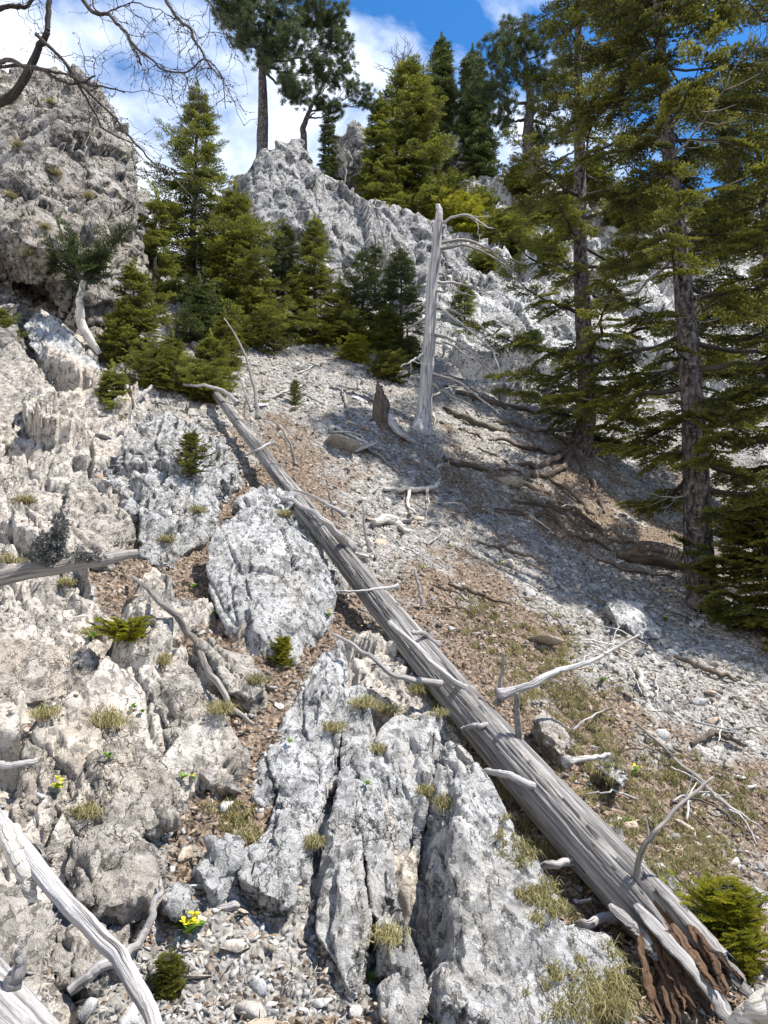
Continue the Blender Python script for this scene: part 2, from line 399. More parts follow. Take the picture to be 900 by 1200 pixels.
# region marks: (px, py, bare rock, soil/litter, far grey rock)
marks = [(-50,450,1,0,0),(228,690,0,.9,0),(236,740,.1,.9,0),(232,610,0,.9,0),(262,575,0,.9,0),(400,720,0,.9,0),(330,560,0,.8,0),(112,600,.1,.8,0),(150,680,0,1,0),(285,840,.1,.8,0),(60,520,1,0,0),(60,430,1,0,0),(0,620,1,0,0),(120,600,.8,.1,0),(60,700,1,0,0),(0,800,1,0,0),(100,780,.9,.0,0),(200,800,1,0,0),(50,900,1,0,0),(150,900,1,0,0),(220,880,.9,0,0),(120,1000,1,0,0),(40,1040,1,0,0),
 (230,720,.8,.1,0),(180,700,.7,.3,0),(160,640,.3,.8,0),(255,960,.1,.9,0),(285,900,.1,.9,0),(230,1010,.3,.6,0),(60,1120,.9,0,0),(120,1090,.6,.1,0),(200,1120,0,.5,0),(280,1120,0,.45,0),(350,1160,0,.6,0),(250,1190,0,.5,0),(150,1190,.1,.1,0),(0,1190,.8,0,0),
 (430,790,.8,.2,0),(400,900,.7,.2,0),(500,1000,.8,.1,0),(440,1190,.2,.6,0),(620,960,.1,.9,0),(640,1050,.1,.8,0),(700,1150,.2,.7,0),(430,720,.3,.6,0),
 (210,560,.7,.2,0),(300,540,.3,.5,0),(250,470,.4,.4,0),(150,500,.5,.3,0),(320,440,.2,.3,0),(300,400,.0,.3,0),(380,420,0,.2,0),(450,450,0,.3,0),(380,480,.0,.4,0),(420,520,0,.35,0),(420,560,0,.5,0),(470,600,0,.45,0),(520,640,0,.5,0),(500,690,0,.7,0),(560,700,0,.65,0),(600,760,0,1,0),(550,560,0,.45,0),(600,600,0,.35,0),(650,680,0,.3,0),(720,760,0,.25,0),(780,800,0,.2,0),(850,850,0,.3,0),
 (600,520,0,.45,0),(560,500,0,.4,0),(680,560,0,.7,0),(700,600,0,.7,0),(740,620,0,.6,0),(640,820,.2,.7,0),(700,860,.1,.8,0),(720,930,0,.9,0),(760,960,0,.9,0),(800,920,0,.6,0),(840,1000,0,.5,0),(880,950,0,.5,0),(850,1080,0,.6,0),(780,870,0,.5,0),(900,800,0,.5,0),(900,1150,0,.7,0),
 (850,620,0,.4,0),(800,560,.3,.4,0),(880,560,.3,.2,.4),(750,520,.3,.2,.5),(400,380,0,.2,0),(600,440,0,.2,.8),(600,380,0,0,1),(500,330,0,0,1),(600,280,0,0,1),(700,300,0,0,1),(800,300,0,0,1),(900,300,0,0,1),(560,230,0,0,1),(700,400,0,.2,.8),(850,420,0,.2,.8),(400,300,0,.1,.9),(250,340,0,.3,.5)]
MK = np.array(marks, float)
def masks(px, py):
    o = np.zeros((len(px), 3)); 
    for k in range(0, len(px), 60000):
        a, b = px[k:k + 60000], py[k:k + 60000]
        d = (a[:, None] - MK[None, :, 0]) ** 2 + (b[:, None] - MK[None, :, 1]) ** 2
        wgt = 1 / (d + 150) ** 2
        o[k:k + 60000] = (wgt @ MK[:, 2:]) / wgt.sum(1, keepdims=True)
    return o

NA, NR = 1050, 1150
az = np.concatenate([np.linspace(-180, -44, 60)[:-1], np.linspace(-44, -36, 60)[:-1], np.linspace(-36, 36, NA), np.linspace(36, 44, 60)[1:], np.linspace(44, 180, 60)[1:]])
rr_ = np.concatenate([[.05, .4, .8], np.geomspace(1.05, 30, NR), np.geomspace(30, 500, 30)[1:]])
AZ, RR = np.meshgrid(np.radians(az), rr_)
gx, gy = (np.sin(AZ) * RR), (np.cos(AZ) * RR)
# coarse evaluation, then bilinear refinement (the surface is smooth)
ci = np.unique(np.concatenate([np.arange(0, len(rr_), 6), [len(rr_) - 1]])); cj = np.unique(np.concatenate([np.arange(0, len(az), 6), [len(az) - 1]]))
hc = base_h(gx[np.ix_(ci, cj)], gy[np.ix_(ci, cj)])
hx = np.array([np.interp(np.arange(len(az)), cj, row) for row in hc])
gz0 = np.array([np.interp(np.arange(len(rr_)), ci, hx[:, j]) for j in range(len(az))]).T
far = sstep(32, 90, RR)
gz0 = gz0 * (1 - far) + far * (-12 - RR * .12)
ppx, ppy = toPix(gx, gy, gz0)
behind = (gy < .3)
mk3 = masks(np.clip(ppx.ravel(), -200, 1100), np.clip(ppy.ravel(), 200, 1300))
p3 = np.stack([gx.ravel(), gy.ravel(), gz0.ravel()], 1).astype(np.float32)
nz1 = fbm(p3 * 1.6, 4, 5); nz2 = fbm(p3 * 6, 3, 9)
mrock = sstep(.38, .58, mk3[:, 0] + .28 * nz1 + .22 * nz2)
msoil = sstep(.40, .66, mk3[:, 1] + .30 * nz1 + .30 * nz2)
mfar = sstep(.35, .6, mk3[:, 2] + .2 * nz1)
# tilted, jointed blocks of bedrock
def blocks(p, ang, ani, size, s):
    c, q = math.cos(ang), math.sin(ang)
    r = np.stack([(p[:, 0] * c + p[:, 1] * q) / ani, -p[:, 0] * q + p[:, 1] * c, p[:, 2] * 1.0], 1) / size
    r = r + .12 * np.stack([vnoise(r * 1.7, 3), vnoise(r * 1.7 + 9, 4), vnoise(r * 1.7 + 19, 5)], 1)
    return voro(r, s)
dz = np.zeros(len(p3), np.float32)
near = (RR.ravel() < 31) & (np.abs(AZ.ravel()) < RAD(46)) & (RR.ravel() > .7)
q = p3[near]; mr = mrock[near].astype(np.float32); mf = mfar[near].astype(np.float32); sz = (RR.ravel()[near]).astype(np.float32)
_, e1, r1, t1 = blocks(q, 2.15, 1.25, .40, 1)
_, e2, r2, t2 = blocks(q, 2.3, 1.2, .17, 2)
_, e3, r3, t3 = blocks(q, 1.9, 1.1, .06, 3)
k1, k2, k3 = sstep(0, .06, e1), sstep(0, .09, e2), sstep(0, .12, e3)
dr = ((r1 - .3) * .08 + t1 * .19) * k1 - (1 - k1) * .025
dr += ((r2 - .35) * .022 + t2 * .07) * k2 - (1 - k2) * .008
dr += ((r3 - .5) * .008 + t3 * .026) * k3
rgd = fbm(q * np.array([7, 7, 4.5]), 4, 31, .55, True)
dr += (rgd - .3) * .008 + fbm(q * 42, 3, 41, .65) * .004
cl = np.abs(fbm(np.stack([q[:, 0] * 1.9 + q[:, 1] * .9, q[:, 1] * .7 - q[:, 0] * .3, q[:, 2] * .8], 1), 3, 1035)); dr -= (1 - sstep(0, .035, cl)) * .07
_, f1, s1, u1 = blocks(q, 2.0, 1.3, 1.1, 7)
_, f2, s2, u2 = blocks(q, 2.0, 1.2, .38, 8)
kf = sstep(0, .06, f1); df = ((s1 - .5) * .25 + u1 * .55) * kf + ((s2 - .5) * .06 + u2 * .16) * sstep(0, .1, f2) + fbm(q * 3, 5, 51, .6) * .09 - (1 - kf) * .1
ds = fbm(q * 1.3, 5, 61) * .05 + fbm(q * 14, 4, 63, .6) * .018
_, g1, v1_, w1_ = voro(q / .05, 21)
ds += (v1_ - .5) * .018 * (1 - sstep(8, 14, sz)) + w1_ * .012
dz[near] = (mr * dr + (1 - mr) * ((1 - mf) * ds + mf * df))
dz[~near] += fbm(p3[~near] * .5, 4, 3) * .15
P0 = np.stack([gx, gy, gz0], -1); du = np.gradient(P0, axis=1); dv = np.gradient(P0, axis=0)
NRM = np.cross(dv, du); NRM /= np.linalg.norm(NRM, axis=-1, keepdims=True) + 1e-12; NRM[NRM[..., 2] < 0] *= -1; NRM = NRM.reshape(-1, 3)
GZ = (gz0.ravel() + dz / np.maximum(NRM[:, 2], .45)).reshape(gx.shape)
V = p3 + NRM * dz[:, None]
nr_, na_ = gx.shape
ii = np.arange(nr_ - 1)[:, None] * na_ + np.arange(na_ - 1)[None, :]
Fq = np.stack([ii, ii + 1, ii + 1 + na_, ii + na_], -1).reshape(-1, 4)[:, ::-1]
terrain = mk('hillside', V, [Fq], M_ground, attrs={'mask': np.stack([mrock, msoil, mfar], 1)}, origin=Vector((0, 0, 0)))
tag(terrain, 'steep mountainside of bare bedrock, scree and leaf litter', None, None, 'structure')
lr = np.log(rr_)
def ground(x, y, arr=None):
    """bilinear height of the finished ground"""
    x = np.atleast_1d(np.asarray(x, float)); y = np.atleast_1d(np.asarray(y, float))
    a = np.degrees(np.arctan2(x, y)); r = np.hypot(x, y)
    j = np.interp(a, az, np.arange(na_)); i = np.interp(np.log(r), lr, np.arange(nr_))
    i0 = np.clip(i.astype(int), 0, nr_ - 2); j0 = np.clip(j.astype(int), 0, na_ - 2); fi = i - i0; fj = j - j0
    G = GZ if arr is None else arr
    return G[i0, j0] * (1 - fi) * (1 - fj) + G[i0 + 1, j0] * fi * (1 - fj) + G[i0, j0 + 1] * (1 - fi) * fj + G[i0 + 1, j0 + 1] * fi * fj
MR = mrock.reshape(gx.shape); MS = msoil.reshape(gx.shape); MF = mfar.reshape(gx.shape)
def hit(px, py, ymin=1.1, ymax=30):
    """where the sight line of a photo pixel meets the ground"""
    Ys = np.geomspace(ymin, ymax, 700); d = P(px, py, 1.0); 
    z = CZ + (d.z - CZ) * Ys; g = ground(d.x * Ys, Ys)
    k = np.argmax(z < g)
    if not (z < g).any(): k = len(Ys) - 1
    return Vector((d.x * Ys[k], Ys[k], float(g[k])))

def hit0(px, py):
    Ys = np.geomspace(1.1, 30, 500); d = P(px, py, 1.0); g = ground(d.x * Ys, Ys, gz0); c = CZ + (d.z - CZ) * Ys < g
    return Ys[np.argmax(c)] if c.any() else 30.
lap('terrain')
# ------------------------------------------------------------------ rocks: faceted bodies, voxel-remeshed then weathered
OUTK = []
def rock(name, label, cat, outline, inner=(), depth=.5, vox=.012, mat=None, amp=1.0, cell=.16, grain=(0.3, 1, .5), seed=0, back=(0, 1, -.35), shrink=.8, kind=None, group=None, gstr=1.0, warp=1.0, prot=.965, kc=None):
    pts2 = [Vector((a[0], a[1])) for a in outline] + [Vector((a[0], a[1])) for a in inner]
    no = len(outline)
    if kind is None:
        rat = []
        for a in outline:
            k0 = hit0(a[0], a[1]); rat.append(k0 / a[2])
        ksc = float(np.percentile(rat, 50)) * prot if kc is None else kc; outline = [(a[0], a[1], a[2] * ksc) for a in outline]; inner = [(a[0], a[1], a[2] * ksc) for a in inner]
    vo, ed, fa, *_ = delaunay_2d_cdt(pts2, [(k, (k + 1) % no) for k in range(no)], [], 1, .01)
    allp = list(outline) + list(inner)
    def yof(v):
        return min(allp, key=lambda a: (a[0] - v.x) ** 2 + (a[1] - v.y) ** 2)[2]
    front = [P(v.x, v.y, yof(v)) for v in vo]
    cen = sum(front, Vector()) / len(front)
    bd = Vector(back).normalized() * depth
    bk = [cen + (f - cen) * shrink + bd for f in front]
    m = len(front)
    faces = [list(f) for f in fa] + [[i + m for i in reversed(f)] for f in fa]
    cnt = {}
    for f in fa:
        for k in range(len(f)): cnt[(f[k], f[(k + 1) % len(f)])] = 1
    for (a, b) in list(cnt):
        if (b, a) not in cnt: faces.append([b, a, a + m, b + m])
    me = bpy.data.meshes.new('tmp'); me.from_pydata([tuple(v) for v in front + bk], [], faces)
    o = bpy.data.objects.new('tmp', me); COL.objects.link(o)
    md = o.modifiers.new('r', 'REMESH'); md.mode = 'VOXEL'; md.voxel_size = vox; md.adaptivity = 0
    dg = bpy.context.evaluated_depsgraph_get(); ev = o.evaluated_get(dg)
    m2 = bpy.data.meshes.new_from_object(ev); bpy.data.objects.remove(o); bpy.data.meshes.remove(me)
    nv = len(m2.vertices); co = np.empty(nv * 3, np.float32); m2.vertices.foreach_get('co', co); co = co.reshape(-1, 3)
    nn = np.empty(nv * 3, np.float32); m2.vertex_normals.foreach_get('vector', nn); nn = nn.reshape(-1, 3)
    g = np.array(grain, float); g /= np.linalg.norm(g)
    par = (co @ g)[:, None] * g[None, :]
    cg = co - par * .5                            # stretched along the grain
    cw = cg + .22 * cell * np.stack([vnoise(cg / cell * .8, seed + 3), vnoise(cg / cell * .8 + 9, seed + 4), vnoise(cg / cell * .8 + 5, seed + 6)], 1)
    _, e1, r1, t1 = voro(cw / cell, seed + 1)
    _, e2, r2, t2 = voro(cw / (cell * .36), seed + 2)
    _, e3, r3, t3 = voro(cg / (cell * .15), seed + 5)
    patch = sstep(-.25, .35, fbm(co / cell * .8, 2, seed + 30))
    d = (r1 - .55) * .22 + t1 * .55 - (1 - sstep(0, .05, e1)) * .12 * gstr
    d += ((r2 - .5) * .24 + t2 * .75 - (1 - sstep(0, .07, e2)) * .10 * gstr) * .36
    d += ((r3 - .5) * .30 + t3 * .8) * .09 * (.4 + .6 * patch)
    d += fbm(cg / cell * 1.1, 3, seed + 8) * .09
    rg = fbm(cg / cell * 5, 4, seed + 9, .65, True)
    d += (rg - .2) * .045 * patch + fbm(co / cell * 11, 3, seed + 15, .65) * .04
    cr1 = np.abs(fbm((co - par * .88) / cell * .75, 3, seed + 40)); cr2 = np.abs(fbm((co - par * .8) / cell * 2.2, 2, seed + 44))
    d -= (1 - sstep(0, .032, cr1)) * .55 * gstr / max(amp, .3) * .36 + (1 - sstep(0, .05, cr2)) * .10 * gstr
    co2 = co + nn * (d * cell * amp)[:, None]
    if warp: co2 += (np.stack([fbm(co / cell / 4, 2, seed + 20), fbm(co / cell / 4, 2, seed + 23), fbm(co / cell / 4, 2, seed + 26)], 1) * cell * .35 * warp)
    org = Vector((float(co2[:, 0].mean()), float(co2[:, 1].mean()), float(co2[:, 2].min())))
    co2 = co2 - np.array(org)
    m2.vertices.foreach_set('co', co2.astype(np.float32).ravel()); m2.name = name
    m2.materials.clear(); m2.materials.append(mat or M_rock)
    m2.polygons.foreach_set('use_smooth', np.ones(len(m2.polygons), bool)); m2.update()
    ob = bpy.data.objects.new(name, m2); COL.objects.link(ob); ob.location = org
    return tag(ob, label, cat, group, kind)

# big masses of the setting
rock('cliff', 'tall warm grey limestone cliff at the left edge', None,
     [(-260, 20, 6.5), (-100, 45, 6.6), (0, 78, 6.8), (55, 70, 6.9), (108, 88, 7.0), (132, 112, 7.0), (152, 150, 7.1), (163, 205, 7.1), (160, 260, 6.9), (166, 330, 6.7), (130, 372, 6.4), (85, 392, 6.1), (40, 350, 5.9), (0, 318, 5.8), (-120, 300, 5.5), (-260, 320, 5.3)],
     [(20, 150, 6.35), (90, 130, 6.55), (60, 220, 6.05), (120, 230, 6.45), (20, 285, 5.6), (85, 320, 5.85), (130, 320, 6.2), (-60, 200, 6.0)],
     3.0, .026, M_cliff, .6, .48, (.5, .35, .8), 3, kind='structure', back=(-.25, 1, -.1), shrink=1.0)
rock('ledge', 'dark undercut rock ledge under the left cliff', None,
     [(-260, 300, 6.2), (0, 305, 6.2), (60, 345, 6.3), (140, 380, 6.7), (170, 420, 6.9), (110, 440, 6.2), (60, 430, 5.6), (0, 420, 5.2), (-260, 420, 4.9)], [(30, 385, 5.8)],
     1.5, .035, M_cliff, 1.0, .3, (.5, .35, .8), 5, kind='structure', shrink=1.0)
rock('rocky_ridge', 'pale jagged limestone ridge rising to a spire', None,
     [(250, 420, 12.6), (262, 330, 13.0), (268, 225, 13.6), (298, 182, 13.8), (322, 166, 13.9), (350, 168, 14.0), (372, 196, 14.0), (396, 222, 14.2), (450, 246, 14.4), (510, 272, 14.2), (560, 305, 14.0), (620, 345, 13.6), (665, 385, 13.4), (668, 470, 12.4), (610, 500, 11.0), (545, 480, 10.6), (500, 430, 11.2), (440, 410, 11.6), (330, 415, 12.0)],
     [(300, 235, 13.1), (335, 200, 13.3), (380, 260, 13.2), (330, 300, 12.7), (430, 300, 13.2), (500, 330, 13.0), (560, 370, 12.3), (600, 430, 11.5), (640, 440, 11.9), (540, 410, 11.9), (400, 360, 12.3)],
     3.0, .035, M_ridge, .62, .75, (-.3, .4, .9), 9, kind='structure', back=(0, 1, -.1), shrink=1.0)
rock('crag', 'small grey crag behind the pine on the ridge', None,
     [(385, 240, 17), (392, 175, 17.2), (410, 140, 17.4), (425, 150, 17.4), (440, 200, 17.3), (450, 245, 17)], [(412, 190, 16.6)], 1.4, .06, M_ridge, 1, .5, (0, 0, 1), 12, kind='structure')
rock('crag', 'small grey crag on the skyline between two dark spruces', None,
     [(505, 200, 21), (515, 145, 21.2), (530, 128, 21.4), (550, 132, 21.4), (562, 160, 21.2), (575, 200, 21)], [(535, 165, 20.6)], 1.6, .07, M_ridge, 1, .6, (0, 0, 1), 14, kind='structure')

B = 'boulder'
G1 = (-.35, .75, .55)
rock('boulder', 'large grey flat-faced boulder beside the fallen trunk', B,
     [(242, 640, 3.5), (258, 612, 3.62), (300, 590, 3.8), (330, 596, 3.85), (352, 620, 3.75), (378, 655, 3.6), (392, 690, 3.5), (386, 730, 3.35), (360, 790, 3.1), (290, 780, 3.0), (262, 730, 3.1), (245, 690, 3.3)],
     [(285, 662, 3.34), (336, 622, 3.58), (362, 690, 3.34), (300, 722, 3.04), (335, 762, 2.98)], .55, .0075, M_rock, .27, .17, G1, 21, warp=.3, prot=.90, gstr=.5)
rock('boulder', 'pointed blue-grey rock behind the large flat-faced boulder', B,
     [(262, 612, 4.0), (290, 575, 4.2), (312, 562, 4.3), (345, 575, 4.3), (372, 610, 4.2), (398, 660, 4.0), (400, 700, 3.8), (380, 720, 3.8), (340, 640, 4.0)],
     [(318, 580, 4.12)], .4, .011, M_rock, .55, .13, G1, 22)
rock('boulder', 'craggy grey outcrop with a seedling growing on it', B,
     [(122, 545, 4.3), (150, 495, 4.6), (185, 482, 4.8), (220, 492, 4.85), (262, 520, 4.8), (270, 545, 4.7), (245, 580, 4.3), (240, 620, 4.0), (205, 668, 3.6), (170, 660, 3.6), (158, 600, 3.9), (130, 590, 4.1)],
     [(190, 520, 4.45), (225, 545, 4.4), (190, 590, 3.95), (165, 540, 4.35)], .6, .009, M_rock, .75, .15, G1, 23, prot=.94)
rock('boulder', 'white slab leaning below the left cliff', B,
     [(32, 380, 5.5), (45, 362, 5.6), (70, 372, 5.65), (118, 430, 5.7), (118, 458, 5.4), (90, 468, 5.1), (62, 430, 5.2), (38, 405, 5.3)],
     [(75, 415, 5.25)], .35, .014, rock_mat('white_limestone', (.60, .60, .585), (.45, .45, .45), (.22, .22, .22), 1, .4), .5, .17, G1, 24)
rock('boulder', 'tilted flat grey stone lying on the scree', B,
     [(716, 712, 5.5), (728, 700, 5.7), (752, 706, 5.8), (782, 735, 5.75), (775, 752, 5.5), (750, 750, 5.35), (724, 732, 5.35)],
     [(745, 722, 5.52)], .28, .012, M_rock, .35, .14, (1, 0, -.4), 25)
rock('boulder', 'grey pointed rock leaning at the foot of the right spruce', B,
     [(808, 695, 5.9), (822, 685, 5.95), (850, 705, 5.9), (846, 728, 5.75), (828, 718, 5.75)], [(828, 703, 5.8)], .2, .012, M_rock, .4, .12, G1, 26)
# fissured outcrop in the foreground centre
OUT = [
 ('broad grey slab with overhanging dark lower edge', [(266, 1024, 2.06), (300, 985, 2.1), (330, 930, 2.3), (345, 870, 2.5), (385, 860, 2.55), (392, 900, 2.4), (372, 960, 2.2), (362, 1020, 2.05), (352, 1075, 2.02), (332, 1102, 2.06), (298, 1068, 2.06)], [(315, 1010, 1.96), (350, 950, 2.15), (276, 1022, 1.93), (304, 1046, 1.88), (334, 1060, 1.86)], .42, 31, (-.25, .8, .5)),
 ('upper grey slab forming the crest of the fissured outcrop', [(318, 870, 2.55), (345, 815, 2.75), (380, 765, 2.95), (396, 752, 3.0), (405, 790, 2.85), (402, 850, 2.55), (392, 905, 2.38), (352, 905, 2.4)], [(375, 830, 2.58), (385, 790, 2.75)], .4, 32, (-.2, .8, .55)),
 ('knobbly dark grey block left of the outcrop crest', [(290, 925, 2.4), (300, 880, 2.55), (318, 850, 2.7), (342, 830, 2.75), (350, 870, 2.5), (335, 920, 2.35), (310, 950, 2.25)], [(322, 885, 2.42)], .3, 33, (-.2, .8, .55)),
 ('long narrow pale slab pointing down between two fissures', [(366, 1095, 1.83), (378, 1030, 1.98), (392, 960, 2.15), (398, 900, 2.36), (410, 890, 2.38), (424, 940, 2.22), (432, 1010, 2.0), (428, 1080, 1.84), (418, 1140, 1.73), (408, 1168, 1.69), (388, 1130, 1.76)], [(400, 1010, 1.97), (402, 1080, 1.82)], .4, 34, (-.1, .8, .55)),
 ('thin dark blade of rock in the shade of the long pale slab', [(340, 1080, 2.02), (356, 1020, 2.15), (374, 960, 2.3), (392, 950, 2.3), (384, 1020, 2.1), (370, 1080, 1.98), (365, 1120, 1.95), (345, 1110, 1.97)], [], .35, 35, (-.15, .8, .5)),
 ('cracked pale strip of rock running up the middle of the outcrop', [(396, 905, 2.42), (398, 850, 2.6), (402, 800, 2.78), (425, 795, 2.8), (436, 850, 2.6), (444, 920, 2.35), (455, 1000, 2.1), (462, 1060, 1.95), (452, 1110, 1.86), (434, 1080, 1.9), (428, 1000, 2.08), (415, 940, 2.28)], [(420, 880, 2.45), (440, 980, 2.13)], .35, 36, (-.1, .8, .55)),
 ('grey wedge of rock low between the fissures', [(440, 1130, 1.78), (450, 1070, 1.9), (462, 1010, 2.03), (474, 1060, 1.88), (492, 1120, 1.75), (502, 1170, 1.66), (480, 1215, 1.58), (448, 1190, 1.64)], [(468, 1120, 1.74)], .35, 37, (-.1, .8, .55)),
 ('dark furrowed block between the two highest slabs', [(430, 900, 2.5), (448, 850, 2.62), (470, 835, 2.68), (518, 838, 2.68), (516, 880, 2.5), (500, 950, 2.3), (486, 1010, 2.14), (470, 1018, 2.12), (448, 960, 2.3)], [(470, 910, 2.38), (495, 880, 2.5)], .4, 38, (-.1, .8, .55)),
 ('biggest white outcrop slab right of the fissures', [(468, 1040, 2.25), (490, 970, 2.38), (512, 890, 2.46), (535, 862, 2.45), (556, 885, 2.4), (580, 930, 2.3), (610, 1000, 2.15), (640, 1060, 2.02), (668, 1090, 1.98), (690, 1140, 1.9), (698, 1260, 1.62), (600, 1290, 1.45), (500, 1280, 1.62), (488, 1150, 1.95), (476, 1090, 2.12)],
   [(540, 930, 2.2), (560, 1000, 2.02), (525, 1010, 2.0), (590, 1080, 1.85), (545, 1120, 1.74), (640, 1130, 1.8), (580, 1200, 1.58), (520, 1180, 1.6)], .6, 39, (-.15, .75, .6)),
 ('white block of rock under the middle of the fallen trunk', [(690, 960, 2.75), (712, 955, 2.8), (760, 1000, 2.7), (812, 1050, 2.55), (790, 1080, 2.4), (740, 1040, 2.5), (700, 1000, 2.6)], [(750, 1020, 2.56)], .4, 40, (.6, .5, .3)),
 ('pale shaded rock standing below the broken end of the trunk', [(655, 1130, 2.2), (680, 1090, 2.3), (722, 1095, 2.3), (738, 1140, 2.15), (742, 1210, 2.0), (690, 1230, 1.95), (660, 1190, 2.05)], [(700, 1140, 2.12)], .4, 41, (.1, .5, .6)),
 ('ribbed brown-grey rock half buried right of the trunk', [(624, 845, 3.3), (636, 832, 3.4), (660, 850, 3.4), (675, 880, 3.25), (660, 888, 3.15), (638, 870, 3.2)], [(650, 862, 3.2)], .25, 42, (1, -.3, -.6)),
 ('white flat stone in the grass right of the trunk', [(700, 900, 3.1), (715, 885, 3.2), (738, 905, 3.1), (730, 920, 3.0)], [], .12, 43, (1, 0, 0)),
]
KOUT = float(np.median([hit0(a[0], a[1]) / a[2] for o_ in OUT[:9] for a in o_[1]])) * .93; print('KOUT', KOUT)
for lab, ol, inn, dp, sd, gr in OUT:
    rock('boulder', lab, B, ol, inn, dp, .0065 if sd < 40 else .009, M_rock if sd != 42 else M_rockw, (.28 if sd != 39 else .34) if sd < 43 else .3, .13, gr, sd, back=(.02, .9, -.6), shrink=.95, warp=.6, kc=KOUT if sd < 40 else None, prot=.955)
# warm bedrock blocks of the left foreground
LEFT = [
 ('warm pale block topped by a flat ledge, left foreground centre', [(165, 800, 2.45), (185, 790, 2.5), (215, 785, 2.52), (250, 820, 2.45), (278, 880, 2.3), (275, 915, 2.15), (235, 905, 2.12), (200, 860, 2.25)], [(225, 845, 2.25)], .3, 51),
 ('squat cracked warm block left of the leaf-filled gully', [(80, 895, 2.15), (105, 868, 2.25), (160, 858, 2.3), (205, 905, 2.15), (215, 950, 2.03), (175, 985, 1.95), (120, 975, 1.94), (85, 950, 2.0)], [(130, 900, 2.08), (170, 930, 2.02)], .3, 52),
 ('smooth rounded warm rock face above the curved dead branch', [(78, 1010, 1.86), (100, 965, 1.98), (140, 958, 2.02), (178, 990, 1.95), (180, 1035, 1.82), (140, 1058, 1.76), (95, 1050, 1.77)], [(125, 1005, 1.85)], .3, 53),
 ('tall warm rib of rock rising behind the yellow flowers at left', [(20, 960, 2.0), (30, 880, 2.2), (55, 815, 2.42), (78, 830, 2.4), (80, 900, 2.15), (76, 980, 1.95), (50, 1010, 1.88)], [(52, 900, 2.1)], .3, 54),
 ('long tilted rust-stained block beside the thin dead branch', [(225, 760, 2.9), (240, 750, 2.95), (290, 780, 2.85), (312, 815, 2.7), (295, 830, 2.6), (262, 810, 2.68)], [(265, 782, 2.78)], .25, 55),
 ('stepped warm ledges at the left edge below the lichen branch', [(-40, 760, 2.3), (0, 720, 2.55), (60, 715, 2.6), (105, 760, 2.5), (108, 800, 2.38), (60, 815, 2.25), (0, 830, 2.1), (-40, 840, 2.1)], [(50, 765, 2.38)], .35, 56),
 ('warm rock rib left of the white slab', [(-10, 500, 4.0), (-10, 420, 4.6), (20, 400, 4.9), (50, 430, 4.9), (68, 480, 4.6), (60, 520, 4.2), (30, 540, 3.95)], [(25, 470, 4.3)], .5, 57),
 ('low warm rock mass behind the lichen-covered branch', [(60, 600, 3.3), (85, 565, 3.6), (130, 580, 3.55), (150, 620, 3.3), (125, 660, 3.0), (75, 650, 3.0)], [(100, 612, 3.25)], .35, 58),
 ('cracked warm bedrock corner behind the curved dead branch', [(-30, 1100, 1.66), (0, 1040, 1.8), (40, 1050, 1.8), (62, 1090, 1.7), (55, 1140, 1.6), (10, 1160, 1.54)], [(20, 1090, 1.66)], .3, 59),
 ('humped warm rock above the forked dead twig', [(60, 1100, 1.68), (95, 1065, 1.76), (135, 1075, 1.74), (150, 1120, 1.64), (115, 1150, 1.57), (75, 1145, 1.58)], [(105, 1105, 1.63)], .25, 60),
 ('small dark grey stone wedged above the yellow primrose', [(186, 1058, 1.82), (196, 1038, 1.88), (215, 1034, 1.9), (226, 1052, 1.85), (218, 1072, 1.79), (198, 1076, 1.78)], [(205, 1054, 1.8)], .12, 61),
 ('grey flat rock at the top of the small gravel patch', [(232, 1020, 1.98), (260, 990, 2.08), (285, 982, 2.12), (280, 1005, 2.04), (250, 1045, 1.9), (238, 1045, 1.9)], [], .15, 62),
 ('fine-grained rock shelf right of the lower shrub', [(280, 640, 3.3), (245, 690, 3.2), (205, 670, 3.4), (215, 700, 3.1), (250, 740, 2.95), (270, 730, 2.98)], [], .2, 63),
]
for lab, ol, inn, dp, sd in LEFT[:-1]:
    rock('boulder', lab, B, ol, inn, dp, .0085 if sd not in (57,) else .014, M_rock if sd in (61, 62) else M_rockw, .55, .13 if sd != 61 else .07, (-.55, .6, .45), sd, back=(.02, .9, -.7), shrink=1.0, warp=.8)

lap('rocks')
bpy.context.view_layer.update(); DG = bpy.context.evaluated_depsgraph_get(); hit_terrain = hit
def hit(px, py, *_a):
    d = (P(px, py, 1.0) - Vector((0, 0, CZ))).normalized(); ok, loc, nrm, idx, ob, mat_ = sc.ray_cast(DG, Vector((0, 0, CZ)) + d * .8, d)
    return Vector(loc) if ok and loc.y < 40 else hit_terrain(px, py)
